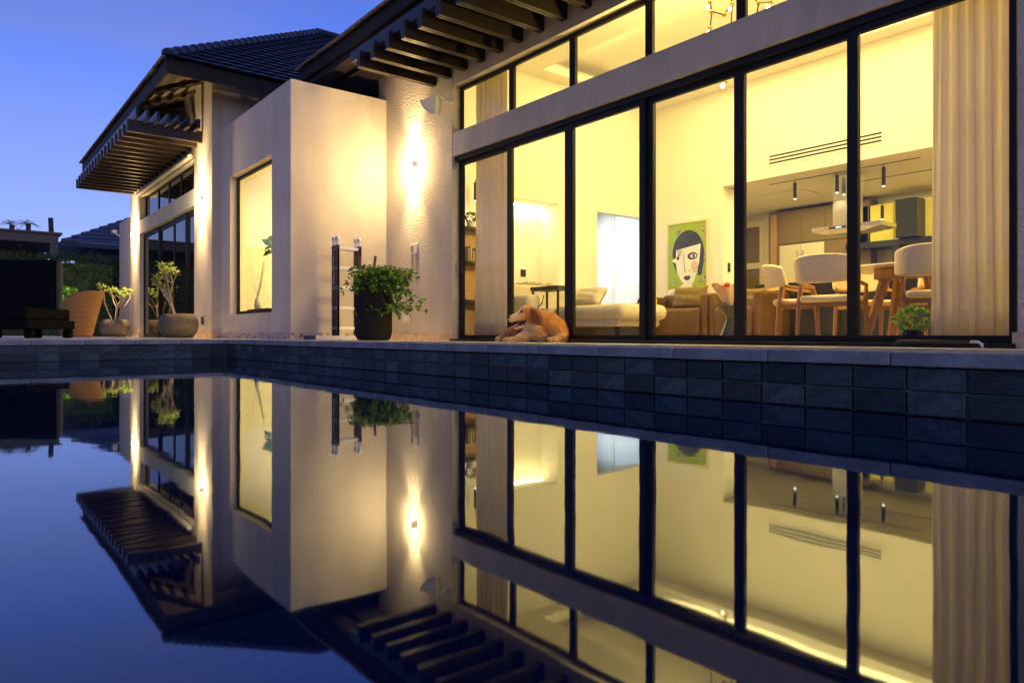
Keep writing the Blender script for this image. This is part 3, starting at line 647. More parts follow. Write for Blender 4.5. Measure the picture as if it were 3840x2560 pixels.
# ================================================================== PAINTING
pt = thing('painting', 'tall framed portrait of a dark haired face on lime green', 'painting', (-9.1, YB, .7))
px0, px1, pz0, pz1 = -9.575, -8.62, .55, 2.262
B(px0, px1, YB - .03, YB - .001, pz0, pz1).build('canvas', 'canvas_green', pt)
m = MB(); f_ = .03
m.box(px0 - f_, px0, YB - .045, YB - .001, pz0 - f_, pz1 + f_); m.box(px1, px1 + f_, YB - .045, YB - .001, pz0 - f_, pz1 + f_); m.box(px0, px1, YB - .045, YB - .001, pz1, pz1 + f_); m.box(px0, px1, YB - .045, YB - .001, pz0 - f_, pz0)
m.build('frame', 'frame_pale', pt)
W_, H_ = px1 - px0, pz1 - pz0
def pp(name, pts, m_, lvl):      # flat paint shapes in canvas units (u right 0..1, v metres down from the top)
    y = YB - .0305 - .0012 * lvl
    MB().prism([(px0 + u * W_, y, pz1 - v_) for u, v_ in pts], (0, -.001, 0)).build(name, m_, pt)
def ov(cu, cv, ru, rv, n=20, a0=0, a1=360): return [(cu + ru * math.cos(R(a0 + (a1 - a0) * i / n)), cv + rv * math.sin(R(a0 + (a1 - a0) * i / n))) for i in range(n + (0 if a1 - a0 >= 360 else 1))]
pp('neck', [(0.001, 1.34), (.30, 1.30), (.42, 1.22), (.42, 1.05), (.64, 1.05), (.64, 1.30), (.72, 1.42), (.95, 1.6), (.95, 1.70), (.001, 1.70)], 'paint_skin', 1)
pp('hair', ov(.53, .62, .41, .47, 24, 180, 360) + [(.93, .85), (.87, 1.08), (.78, 1.07), (.80, .70), (.24, .76), (.22, 1.0), (.15, .82)], 'paint_hair', 2)
pp('face', [(.22, .52), (.86, .44), (.82, .80), (.76, 1.0), (.68, 1.20), (.58, 1.28), (.46, 1.28), (.34, 1.15), (.25, .98), (.21, .8)], 'paint_skin', 3)
pp('fringe', ov(.53, .50, .36, .32, 20, 180, 360) + [(.86, .45), (.22, .53)], 'paint_hair', 4)
pp('blush', ov(.70, .90, .09, .12), 'paint_blush', 4); pp('blush', ov(.14, 1.46, .09, .08), 'paint_blush', 4)
pp('eye_shadow', ov(.65, .68, .13, .075), 'paint_hair', 4); pp('eye_white', ov(.67, .68, .08, .04), 'paint_skin', 5); pp('iris', ov(.68, .68, .035, .036), 'paint_hair', 6)
pp('eye_white', [(.10, .74), (.22, .68), (.36, .70), (.33, .78), (.24, .81)], 'paint_skin', 5); pp('iris', ov(.27, .70, .04, .04), 'paint_brown', 6); pp('pupil', ov(.27, .70, .02, .022), 'paint_hair', 7)
pp('lips', [(.41, 1.11), (.47, 1.065), (.51, 1.08), (.55, 1.065), (.61, 1.10), (.55, 1.16), (.48, 1.165)], 'paint_lips', 5)
pp('nose_line', [(.41, .62), (.422, .62), (.455, .97), (.44, .97)], 'paint_hair', 5); pp('nostril', ov(.47, .985, .018, .012, 10), 'paint_hair', 5); pp('nostril', ov(.565, .965, .018, .012, 10), 'paint_hair', 5)
for q, (u0, v0) in enumerate([(.25, .52), (.30, .50), (.35, .52), (.40, .55)]): pp('lash', [(u0, v0), (u0 + .015, v0), (.285 + .012 * q, .66), (.275 + .012 * q, .66)], 'paint_hair', 5)
for q, (u0, v0, ra) in enumerate([(.28, .17, 20), (.93, .20, -70), (.02, .50, 85), (.97, .72, 85), (.17, 1.17, 60), (.90, 1.17, 35), (.96, 1.45, 85)]):
    ca, sa = math.cos(R(ra)), math.sin(R(ra)); pts = []
    for a, b in ((-.09, -.035), (.09, -.035), (.09, .035), (-.09, .035)):
        x_, y_ = a * ca - b * sa, -(a * sa) - b * ca * 1.0
        pts.append((min(max(u0 + x_ / W_, .002), .998), v0 + y_))
    pp('pasted_scrap', pts[::-1], 'paper_scrap', 2)

# ================================================================== LIVING ROOM FURNITURE
def armchair(x0, x1, label):
    t = thing('leather_armchair', label, 'armchair', ((x0 + x1) / 2, 10.5, IZ), 'brown leather armchairs under the painting')
    RB(x0 + .14, x1 - .14, 9.98, 10.75, IZ + .03, .46, r=.07).build('seat', 'leather', t, smooth=True, ang=60)
    RB(x0 + .06, x1 - .06, 10.62, 10.95, IZ + .03, .74, r=.06).build('backrest', 'leather', t, smooth=True, ang=60)
    RB(x0, x0 + .15, 10.05, 10.95, IZ + .03, .70, r=.05).build('armrest', 'leather', t, smooth=True, ang=60); RB(x1 - .15, x1, 10.05, 10.95, IZ + .03, .70, r=.05).build('armrest', 'leather', t, smooth=True, ang=60)
armchair(-8.85, -7.36, 'brown leather armchair with mustard cushion below the portrait'); armchair(-7.33, -6.35, 'brown leather armchair half hidden behind the black stool')
def cushion(x0, x1, y, z0, z1, label, m_='cushion', name='cushion', tilt=-14):
    vs = []; fs = []; n = 14; cx, cz = (x0 + x1) / 2, (z0 + z1) / 2
    for side in (-1, 1):
        for j in range(n + 1):
            for i in range(n + 1):
                u, v_ = i / n * 2 - 1, j / n * 2 - 1
                th = .11 * ((1 - u ** 4) * (1 - v_ ** 4)) ** .6; pin = 1 - .10 * (1 - abs(u) ** 2) * abs(v_) ** 3 - .0
                wr = .012 * math.sin(9 * v_ + 2 * u) * (1 - u * u) * (1 if v_ < .3 else .2)
                vs.append((cx + u * (x1 - x0) / 2 * (1 - .10 * (1 - v_ * v_) * abs(u) ** 3), side * th + wr, v_ * (z1 - z0) / 2 * pin))
        k_ = (n + 1) ** 2 * (0 if side < 0 else 1)
        for j in range(n):
            for i in range(n):
                a = k_ + j * (n + 1) + i; q = (a, a + 1, a + n + 2, a + n + 1); fs.append(q if side < 0 else q[::-1])
    mt = Matrix.Translation((0, y, cz)) @ Matrix.Rotation(R(tilt), 4, 'X')
    return tag(MB().add(vs, fs, mt).build(name, m_, smooth=True, ang=180), label, 'cushion')
cushion(-8.42, -7.66, 10.48, .44, .88, 'mustard cushion on the leather armchair below the portrait')
cushion(-6.98, -6.50, 10.48, .40, .78, 'mustard cushion on the leather armchair next to the black cabinet')
# sofa
s = thing('cream_sofa', 'large cream sofa along the left wall by the lit niche', 'sofa', (-9.4, 8.4, IZ))
RB(-10.0, -9.62, 7.2, 9.9, IZ + .1, .88, r=.09).build('backrest', 'sofa', s, smooth=True, ang=60)
RB(-9.66, -8.6, 7.45, 9.9, .12, .42, r=.08).build('seat', 'sofa', s, smooth=True, ang=60)
RB(-9.66, -8.62, 7.17, 7.46, .1, .64, r=.08).build('armrest', 'sofa', s, smooth=True, ang=60)
RB(-9.9, -8.65, 7.25, 9.85, IZ + .02, .13, r=.02).build('base', 'dark_cab', s)
s = thing('cream_chaise', 'low cream chaise with rumpled throw behind the sitting dog', 'chaise', (-7.7, 7.9, IZ))
RB(-8.6, -7.06, 7.65, 8.7, .22, .455, r=.10).build('seat', 'sofa', s, smooth=True, ang=60); RB(-8.55, -7.2, 7.7, 8.65, .12, .24, r=.03).build('base', 'sofa', s, smooth=True, ang=60)
for x in (-8.4, -7.3): RB(x - .05, x + .05, 7.8, 8.5, IZ, .13, r=.01).build('foot', 'dark_cab', s)
cushion(-8.75, -8.12, 8.35, .44, .80, 'large cream cushion lying on the chaise', 'sofa', tilt=-40)
t = thing('side_table', 'black metal side table with thin square legs beside the chaise', 'table', (-8.5, 7.6, IZ))
RB(-8.86, -8.20, 7.42, 7.78, .70, .765, r=.006).build('table_top', 'bag', t)
for x in (-8.84, -8.24):
    for y in (7.44, 7.74): B(x, x + .028, y, y + .028, IZ, .70).build('leg', 'black', t)
tag(MB().tube([(-8.80, 7.40, .60), (-8.72, 7.38, .46), (-8.62, 7.38, .43), (-8.54, 7.40, .50), (-8.50, 7.40, .62)], .011, 8).build('dog_leash', 'bag', smooth=True), 'dark leash looped from the black side table', 'leash')
cl_ = MB()
for i in range(26):
    a = rnd.uniform(0, 6.28); cl_.tube([(-9.8 + rnd.uniform(-.1, .1), 7.9 + .03 * i, .885), (-9.8 + rnd.uniform(-.1, .1), 7.93 + .03 * i, .91 + rnd.uniform(0, .03)), (-9.8 + rnd.uniform(-.12, .12), 7.97 + .03 * i, .885)], .014, 5)
tag(cl_.build('knitted_throw', 'sofa', smooth=True), 'crumpled knitted throw along the sofa back', 'throw')
# yellow folding chair with clothes
t = thing('folding_chair', 'bright yellow folding chair piled with striped clothes', 'chair', (-7.85, 8.9, IZ))
RB(-8.06, -7.66, 9.1, 9.14, .30, .60, r=.02).build('backrest', 'yellow_cloth', t, smooth=True); RB(-8.04, -7.66, 8.75, 9.1, .27, .31, r=.015).build('seat', 'yellow_cloth', t, smooth=True)
for x in (-8.03, -7.69): MB().tube([(x, 9.12, .6), (x, 8.75, IZ)], .014).build('leg', 'black', t); MB().tube([(x, 8.78, .3), (x, 9.2, IZ)], .014).build('leg', 'black', t)
m = MB()
for i in range(9): m.ell((-7.85 + rnd.uniform(-.15, .15), 8.75 + rnd.uniform(-.12, .1), .18 + i * .03), (.10 + rnd.random() * .06, .09, .05))
tag(m.build('striped_clothes', 'striped', smooth=True, ang=180), 'heap of striped clothes on the yellow folding chair', 'clothes')
# hourglass stool with bouquet
st = thing('hourglass_stool', 'glossy black hourglass stool in front of the armchairs', 'stool', (-5.68, 8.3, IZ))
MB().lathe([(.16, IZ), (.17, IZ + .02), (.10, .12), (.065, .20), (.085, .26), (.15, .34), (.165, .385), (.155, .39)], -5.68, 8.3, 32).build('body', 'stool_black', st, smooth=True)
bq = thing('bouquet', 'paper wrapped bouquet of red flowers on the black stool', 'bouquet', (-5.70, 8.3, .39))
vs = []; fs = []; n = 22
for j in range(6):
    for i in range(n):
        a = 2 * math.pi * i / n; r = .05 + .022 * j + (.03 * math.sin(5 * a) if j > 3 else .006 * math.sin(7 * a)); z = .39 + .055 * j + (.035 * math.sin(3 * a + 1) if j > 3 else 0)
        vs.append((-5.72 - .012 * j + r * math.cos(a), 8.3 + r * math.sin(a), z))
for j in range(5):
    for i in range(n): fs.append((j * n + i, j * n + (i + 1) % n, (j + 1) * n + (i + 1) % n, (j + 1) * n + i))
fs.append(tuple(range(n)))
MB().add(vs, fs).build('paper_wrap', 'wrap', bq, smooth=True, ang=60)
for i in range(7): MB().ell((-5.78 + rnd.uniform(-.07, .07), 8.3 + rnd.uniform(-.07, .07), .64 + rnd.uniform(-.03, .04)), (.04, .04, .035)).build('flower', 'red_flower', bq, smooth=True)
t = thing('black_cabinet', 'low black cabinet behind the dining chairs', 'cabinet', (-5.8, 11.2, IZ))
RB(-7.02, -4.0, 10.95, 11.4, IZ + .02, .86, r=.008).build('body', 'dark_cab', t)
for i in range(4): RB(-7.0 + i * .75, -6.27 + i * .75, 10.935, 10.952, .02, .82, r=.004).build('door', 'dark_cab', t)
# wall plates inside
tag(RB(XL + .001, XL + .012, 8.55, 8.68, 1.10, 1.24, r=.004).build('wall_switch', 'black'), 'black switch plate on the wall above the cream sofa', 'switch').location = (-.5, 0, 0)
tag(RB(-8.259, -8.247, 11.95, 12.03, 1.22, 1.40, r=.004).build('wall_switch', 'black'), 'black switch plate on the wall return right of the portrait', 'switch')
# shelf with small plant and lamp by the left curtain
sh = thing('wall_shelf_unit', 'dark wooden shelf unit partly hidden by the left curtain', 'shelf', (-9.9, 6.95, 0))
for z in (1.80, 1.22, .58): B(-9.995, -9.72, 6.75, 7.28, z - .035, z).build('shelf_board', 'bag', sh)
B(-9.995, -9.97, 6.75, 7.28, IZ, 1.80).build('back_panel', 'cab_wood', sh)
for k_, (y0_, h_) in enumerate([(6.82, .22), (6.87, .26), (6.92, .19), (6.98, .24)]): tag(RB(-9.95, -9.76, y0_, y0_ + .035, 1.221, 1.22 + h_, r=.004).build('book', 'book'), ['first', 'second', 'third', 'fourth'][k_] + ' book from the window on the middle dark shelf', 'book', 'books on the dark shelf')
pl = thing('shelf_plant', 'small round clipped plant in white pot on the top dark shelf', 'plant', (-9.82, 6.92, 1.80))
MB().lathe([(.05, 1.80), (.065, 1.82), (.075, 1.90), (.068, 1.90)], -9.82, 6.92, 20).build('pot', 'white_metal', pl, smooth=True)
def leaf_ball(c, r, n, size, mt_, name, parent, squash=1.0):
    m = MB()
    for i in range(n):
        v_ = Vector((rnd.gauss(0, 1), rnd.gauss(0, 1), rnd.gauss(0, 1))).normalized(); p = Vector(c) + Vector((v_.x * r, v_.y * r, v_.z * r * squash)) * rnd.uniform(.75, 1.05)
        leaf(m, p, v_ + Vector((rnd.gauss(0, .5), rnd.gauss(0, .5), rnd.gauss(0, .5))), size * rnd.uniform(.7, 1.2))
    return m.build(name, mt_, parent)
def leaf(m, p, d_, L_, wf=.42, fold=.18):
    d_ = Vector(d_).normalized(); up = Vector((rnd.gauss(0, .4), rnd.gauss(0, .4), 1)); sd = d_.cross(up)
    if sd.length < .05: sd = Vector((1, 0, 0))
    sd.normalize(); nn = sd.cross(d_).normalized(); W2 = L_ * wf
    a = p; b = p + d_ * L_ * .35 + sd * W2 + nn * L_ * fold; c_ = p + d_ * L_ * .7 + sd * W2 * .75 + nn * L_ * fold * .6; e = p + d_ * L_ - nn * L_ * .12; g = p + d_ * L_ * .7 - sd * W2 * .75 + nn * L_ * fold * .6; h = p + d_ * L_ * .35 - sd * W2 + nn * L_ * fold
    mid = p + d_ * L_ * .5
    m.add([a[:], b[:], c_[:], e[:], g[:], h[:], mid[:]], [(0, 1, 6), (1, 2, 6), (2, 3, 6), (3, 4, 6), (4, 5, 6), (5, 0, 6)])
leaf_ball((-9.82, 6.92, 1.97), .085, 260, .035, 'leaf_dark', 'foliage', pl)
pendant('wall_lamp', -9.80, 7.0, 2.62, 2.26, 'small dark lamp glowing above the top shelf by the left curtain', 12, group=None)

# curtains
def curtain(x0, x1, y, z0, z1, folds, label, amp=.015, flare=0.0):
    n = folds * 14; vs = []; fs = []; rows = 16; wob = [rnd.uniform(.45, 1.3) for _ in range(folds + 2)]
    ph = [rnd.uniform(-.5, .5) for _ in range(folds + 1)]
    for j in range(rows + 1):
        v_ = j / rows
        for i in range(n + 1):
            u = i / n; a = 2 * math.pi * folds * u + ph[int(u * folds)] * .7
            am = amp * (.75 + .45 * (1 - v_)) * (wob[int(u * folds)] * (1 - (u * folds) % 1) + wob[int(u * folds) + 1] * ((u * folds) % 1))
            x = x0 + (x1 - x0) * (.5 + (u - .5) * (1 + flare * (1 - v_))) + .010 * math.sin(a * 2 + v_ * 3)
            vs.append((x, y + am * math.sin(a + .5 * math.sin(4 * v_ + u * 9)), z0 + (z1 - z0) * v_))
    for j in range(rows):
        for i in range(n): q = j * (n + 1) + i; fs.append((q, q + 1, q + n + 2, q + n + 1))
    o = MB().add(vs, fs).build('curtain', 'curtain', smooth=True, ang=180)
    sm = o.modifiers.new('thick', 'SOLIDIFY'); sm.thickness = .006
    return tag(o, label, 'curtain')
curtain(-9.58, -8.76, 6.86, IZ + .02, 4.5, 6, 'beige pleated curtain behind the leftmost glass door', flare=.12)
curtain(-2.60, -1.98, 6.80, IZ + .02, 4.5, 5, 'beige pleated curtain behind the rightmost glass door', flare=.06)
tag(B(-9.9, -1.7, 6.84, 6.87, 4.5, 4.53).build('curtain_rail', 'white_metal'), 'white curtain rail above the glass front', 'curtain rail')

# ================================================================== DINING
def dining_chair():
    t = thing('dining_chair', '', 'chair', (0, 0, 0), 'cream upholstered oak dining chairs')
    # local: the sitter faces +Y, backrest at -Y
    def P(name, mb, m_, **k): return mb.build(name, m_, t, world=False, **k)
    P('seat', MB().rbox(-.25, .25, -.24, .26, .40, .475, .035), 'chair_fabric', smooth=True, ang=60)
    n = 24; vs = []; fs = []
    for j in range(9):
        v_ = j / 8
        for i in range(n + 1):
            u = i / n * 2 - 1; a = u * R(78)
            x = .31 * math.sin(a); y = -.02 - .27 * math.cos(a) - .05 * v_
            hh = .30 * (1 - .28 * abs(u) ** 2.5); zb = .60 + .03 * u * u
            vs.append((x, y, zb + hh * v_))
    for j in range(8):
        for i in range(n): q = j * (n + 1) + i; fs.append((q, q + 1, q + n + 2, q + n + 1))
    bk = P('backrest', MB().add(vs, fs), 'chair_fabric', smooth=True, ang=180)
    sm = bk.modifiers.new('thick', 'SOLIDIFY'); sm.thickness = .05; sm.offset = 1; bv = bk.modifiers.new('round', 'BEVEL'); bv.width = .02; bv.segments = 3
    for sx in (-1, 1):
        P('leg', MB().tube([(sx * .29, -.20, 0), (sx * .28, -.17, .42), (sx * .265, -.14, .62)], [.018, .027, .02], 6), 'oak')
        P('leg', MB().tube([(sx * .27, .26, 0), (sx * .26, .22, .42), (sx * .285, .18, .58)], [.018, .026, .018], 6), 'oak')
        P('armrest', MB().tube([(sx * .285, .19, .585), (sx * .30, .02, .60), (sx * .285, -.17, .635)], [.018, .022, .02], 6), 'oak')
        P('side_rail', MB().box(sx * .262 - .012, sx * .262 + .012, -.16, .22, .37, .41), 'oak')
    P('front_rail', MB().box(-.25, .25, .20, .23, .37, .41), 'oak'); P('rear_rail', MB().box(-.26, .26, -.18, -.15, .37, .41), 'oak')
    return t
dc = dining_chair()
spots = [(-3.83, 7.42, 4, 'cream dining chair with its rounded back nearest the glass'), (-4.55, 7.95, -62, 'cream dining chair left of the table facing right'), (-2.78, 7.35, 22, 'cream dining chair right of the table half hidden by the curtain'),
         (-3.35, 9.1, 178, 'cream dining chair on the far side of the table'), (-4.15, 8.85, -130, 'cream dining chair at the far left of the table'), (-2.35, 8.6, 120, 'cream dining chair at the far right of the table')]
for i, (x, y, a, lab) in enumerate(spots):
    o = dc if i == 0 else copy_tree(dc)
    o.location = (x, y, IZ); o.rotation_euler = (0, 0, R(a)); o['label'] = lab
t = thing('dining_table', 'round stone topped dining table on slanted oak legs', 'table', (-3.35, 8.25, IZ))
MB().lathe([(.60, .70), (.66, .715), (.67, .73), (.66, .74)], -3.35, 8.25, 48).build('table_top', 'stone_top', t, smooth=True)
RB(-3.53, -3.33, 7.72, 7.92, .58, .70, r=.01).build('corner_block', 'oak', t); RB(-3.5, -3.2, 8.1, 8.4, .62, .70, r=.01).build('hub', 'oak', t)
for a, b in (((-3.45, 7.88), (-3.62, 7.72)), ((-3.1, 8.0), (-2.95, 7.85)), ((-3.15, 8.5), (-2.98, 8.7)), ((-3.6, 8.5), (-3.78, 8.7))):
    MB().tube([(b[0], b[1], IZ), (a[0], a[1], .69)], [.045, .06], 8).build('leg', 'oak', t)
tag(MB().lathe([(.05, .741), (.10, .77), (.12, .80), (.115, .80), (.09, .775)], -3.75, 8.35, 24).build('bowl', 'plate', smooth=True), 'small pale bowl on the dining table', 'bowl')

# indoor plants
def fern(c, n, L_, label, cat='plant', m_='leaf', pot=True, potm='white_metal', pr=.1, ph=.16):
    t = thing('potted_plant', label, cat, c)
    x, y, z = c
    if pot: MB().lathe([(pr * .7, z), (pr * .85, z + .02), (pr, z + ph), (pr * .9, z + ph)], x, y, 20).build('pot', potm, t, smooth=True)
    m = MB()
    for i in range(n):
        a = rnd.uniform(0, 6.28); e = rnd.uniform(.5, 1.4); leaf(m, Vector((x, y, z + ph - .02)), (math.cos(a) * math.cos(e), math.sin(a) * math.cos(e), math.sin(e)), L_ * rnd.uniform(.6, 1.1), .13, .05)
    tag(m.build('foliage', m_, t), kind='stuff')
    return t
fern((-5.95, 14.9, 1.19), 26, .45, 'green leafy plant on the kitchen counter at the right', pr=.08, ph=.12)
t = thing('floor_plant', 'bushy green plant on the floor beside the right curtain', 'plant', (-2.80, 6.88, IZ))
MB().lathe([(.07, IZ), (.09, IZ + .1), (.08, IZ + .1)], -2.80, 6.88, 16).build('pot', 'pot_black', t, smooth=True)
tag(leaf_ball((-2.80, 6.88, .13), .13, 220, .05, 'leaf', 'foliage', t, .8), kind='stuff')
t = thing('console_table', 'dark console at the foot of the tall recessed window', 'table', (-14.7, 5.12, IZ))
RB(-15.35, -14.1, 5.0, 5.26, .46, .53, r=.006).build('table_top', 'bag', t); B(-15.3, -15.25, 5.02, 5.24, IZ, .46).build('leg', 'bag', t); B(-14.2, -14.15, 5.02, 5.24, IZ, .46).build('leg', 'bag', t)
bp_ = thing('branch_reflection', 'pale modelled branches standing in for a reflection in the tall recessed window', 'vase', (-15.05, 5.13, .53))  # branches and vase put in for a reflection on the pane
MB().lathe([(.05, .53), (.08, .60), (.065, .72), (.04, .78)], -15.05, 5.13, 18).build('vase', 'plate', bp_, smooth=True)
for i in range(9):
    a = rnd.uniform(0, 6.28); p0 = Vector((-15.05, 5.13, .76)); p1 = p0 + Vector((math.cos(a) * .15, math.sin(a) * .06, .3)); p2 = p1 + Vector((math.cos(a + .5) * .25, math.sin(a) * .06, .2 + rnd.random() * .3))
    MB().tube([p0, p1, p2], [.012, .009, .004], 5).build('branch', 'plate', bp_)
t = thing('leafy_tree_plant', 'glossy green houseplant edge at the right of the recessed window', 'plant', (-13.72, 5.08, IZ))
MB().tube([(-13.72, 5.08, IZ), (-13.74, 5.08, 1.0), (-13.72, 5.08, 1.7)], [.03, .02, .012], 6).build('stem', 'twig', t)
tag(leaf_ball((-13.74, 5.08, 1.70), .17, 34, .17, 'leaf', 'foliage', t, 1.1), kind='stuff')

# ================================================================== OUTDOOR FIXTURES
def sconce(x, y, z, label, pw_):
    t = thing('wall_sconce', label, 'wall lamp', (x, y, z), 'up and down wall lights')
    m = MB(); n = 14
    pr = [(x + .085 * math.cos(math.pi * i / n), y - .012 - .085 * math.sin(math.pi * i / n)) for i in range(n + 1)]
    m.prism([(a, b, z - .055) for a, b in pr], (0, 0, .11)); m.build('shade', 'white_metal', t, smooth=True)
    B(x - .06, x + .06, y - .012, y, z - .04, z + .04).build('back_plate', 'white_metal', t)
    for sg in (-1, 1):
        MB().prism([(x + (a - x) * .82, y - .014 + (b - y + .012) * .82, z + sg * .0565) for a, b in pr], (0, 0, sg * .002)).build('lens', 'sconce_lens', t)
        point('sconce_lamp', (x, y - .14, z + sg * .12), pw_ * .55, SCONCE, t, .03)
        spot('sconce_lamp', (x, y - .075, z + sg * .075), (R(180) if sg > 0 else 0, 0, 0), pw_ * 4.2, SCONCE, 66, 1.0, t, .02)
sconce(-10.94, YF, 3.0, 'glowing up and down wall light on the main house beside the ladder', 150)
sconce(-16.72, YL, 3.04, 'glowing wall light on the near pier of the left wing', 240)
sconce(-23.95, YL, 3.02, 'glowing wall light on the far pier of the left wing', 240)

fl = thing('floodlight', 'pale tilted floodlight on a bracket under the pergola', 'floodlight', (-9.75, 6.2, 3.8))
m = MB(); n = 10
pr = [(0, 0)] + [(.30 * math.cos(R(-8 + 66 * i / n)), -.30 * math.sin(R(-8 + 66 * i / n))) for i in range(n + 1)]
ax = Vector((-.78, -.50, -.36)).normalized(); up_ = Vector((-.12, -.40, .9)); up_ = (up_ - ax * up_.dot(ax)).normalized(); sd_ = ax.cross(up_)
o0 = Vector((-9.72, 6.22, 3.86))
m.prism([(o0 + ax * a + up_ * b - sd_ * .13)[:] for a, b in pr], (sd_ * .26)[:])
m.build('housing', 'white_metal', fl)
MB().tube([(-9.70, YF, 3.80), (-9.70, 6.30, 3.80), (-9.72, 6.24, 3.84)], .03, 10).build('bracket', 'white_metal', fl, smooth=True)
MB().lathe([(.06, 0), (.06, .02)], 0, 0, 16, Matrix.Translation((-9.70, YF - .02, 3.80)) @ Matrix.Rotation(R(-90), 4, 'X')).build('wall_plate', 'white_metal', fl)
t = thing('switch_box', 'dark fronted outdoor switch left of its pair on the stucco wall', 'switch', (-10.99, YF, 1.5), 'outdoor switch plates by the main sconce')
RB(-11.03, -10.94, YF - .018, YF + .002, 1.43, 1.60, r=.006).build('plate', 'plate', t); B(-11.005, -10.965, YF - .022, YF - .0175, 1.46, 1.57).build('rocker', 'bag', t)
t = thing('switch_box', 'white outdoor socket cover right of its pair on the stucco wall', 'switch', (-10.84, YF, 1.5), 'outdoor switch plates by the main sconce')
RB(-10.91, -10.79, YF - .018, YF + .002, 1.42, 1.61, r=.006).build('plate', 'plate', t); RB(-10.895, -10.805, YF - .024, YF - .0175, 1.44, 1.59, r=.003).build('cover', 'plate', t)
t = thing('socket', 'square white outdoor socket low on the stucco wall behind the plant', 'socket', (-11.2, YF, .3))
RB(-11.29, -11.12, YF - .03, YF + .002, .22, .40, r=.006).build('plate', 'plate', t); RB(-11.25, -11.16, YF - .036, YF - .028, .26, .36, r=.004).build('insert', 'plate', t)
t = thing('socket', 'small grey socket low on the near pier of the left wing', 'socket', (-16.6, YL, .3))
RB(-16.72, -16.58, YL - .03, YL + .002, .22, .40, r=.006).build('plate', 'concrete', t); B(-16.69, -16.61, YL - .033, YL - .029, .25, .37).build('insert', 'bag', t)
bs = thing('boot_scraper', 'low dark metal rail with curled ends in front of the rightmost door', 'rail', (-2.3, 6.2, deck_z(6.2)))
zz = deck_z(6.2)
MB().tube([(-2.66, 6.2, zz + .012), (-2.66, 6.2, zz + .04), (-2.62, 6.2, zz + .055), (-2.1, 6.2, zz + .05)], .010, 8).build('rail', 'black', bs, smooth=True)
MB().tube([(-2.1, 6.2, zz + .05), (-2.05, 6.2, zz + .05), (-2.02, 6.2, zz + .03), (-2.02, 6.2, zz + .008)], .011, 8).build('curled_end', 'alu_matt', bs, smooth=True)

# ================================================================== LADDER
lz = deck_z(5.4)
ld = thing('folding_ladder', 'folded black multi position ladder with aluminium rungs against the block', 'ladder', (-11.4, 5.42, lz))
for yc in (5.22, 5.63):
    for xc in (-11.49, -11.37):
        m = MB(); m.box(xc - .055, xc + .055, yc - .014, yc + .014, lz + .02, 1.50); m.box(xc - .055, xc - .042, yc - .018, yc + .018, lz + .02, 1.50); m.box(xc + .042, xc + .055, yc - .018, yc + .018, lz + .02, 1.50)
        rl = m.build('rail', 'ladder_black', ld)
        RB(xc - .057, xc + .057, yc - .022, yc + .022, 1.46, 1.53, r=.004).build('rail_collar', 'ladder_blue', rl)
        m = MB(); m.lathe([(.052, -.018), (.055, -.014), (.055, .014), (.052, .018)], 0, 0, 20, Matrix.Translation((xc - .004, yc, 1.635)) @ Matrix.Rotation(R(90), 4, 'X')); m.box(xc - .04, xc + .034, yc - .012, yc + .012, 1.50, 1.63)
        hg = m.build('hinge', 'alu', rl, smooth=True)
        MB().lathe([(.014, -.024), (.014, .024)], 0, 0, 10, Matrix.Translation((xc - .004, yc, 1.635)) @ Matrix.Rotation(R(90), 4, 'X')).build('pin', 'black', rl)
for z in (1.476, 1.135, .795, .452, .11):
    for xc in (-11.49, -11.37):
        MB().rbox(xc - .026, xc + .026, 5.235, 5.615, z - .025, z + .025, .006, 2).build('rung', 'alu', ld)
    m = MB()
    for q in range(4):
        xq = -11.52 + q * .055
        for (a, b, c_, d_) in ((-.010, -.007, -.028, .028), (.007, .010, -.028, .028), (-.007, .007, .022, .028), (-.007, .007, -.028, -.022)): m.box(xq + a, xq + b, 5.2005, 5.2035, z + c_, z + d_)
    m.build('rung_slots', 'ladder_print', ld)
for xa, z0, z1 in ((-11.48, 1.16, 1.34), (-11.46, .86, 1.08), (-11.485, .84, 1.0)): B(xa, xa + .013, 5.2002, 5.2032, z0, z1).build('sticker', 'ladder_print', ld)
for xc in (-11.475, -11.30):
    RB(xc - .03, xc + .03, 4.78, 5.98, lz + .005, lz + .075, r=.006).build('base_bar', 'white_metal', ld)
    RB(xc - .034, xc + .034, 4.68, 4.80, lz, lz + .08, r=.008).build('base_foot', 'ladder_blue', ld); RB(xc - .034, xc + .034, 5.96, 6.08, lz, lz + .08, r=.008).build('base_foot', 'ladder_blue', ld)

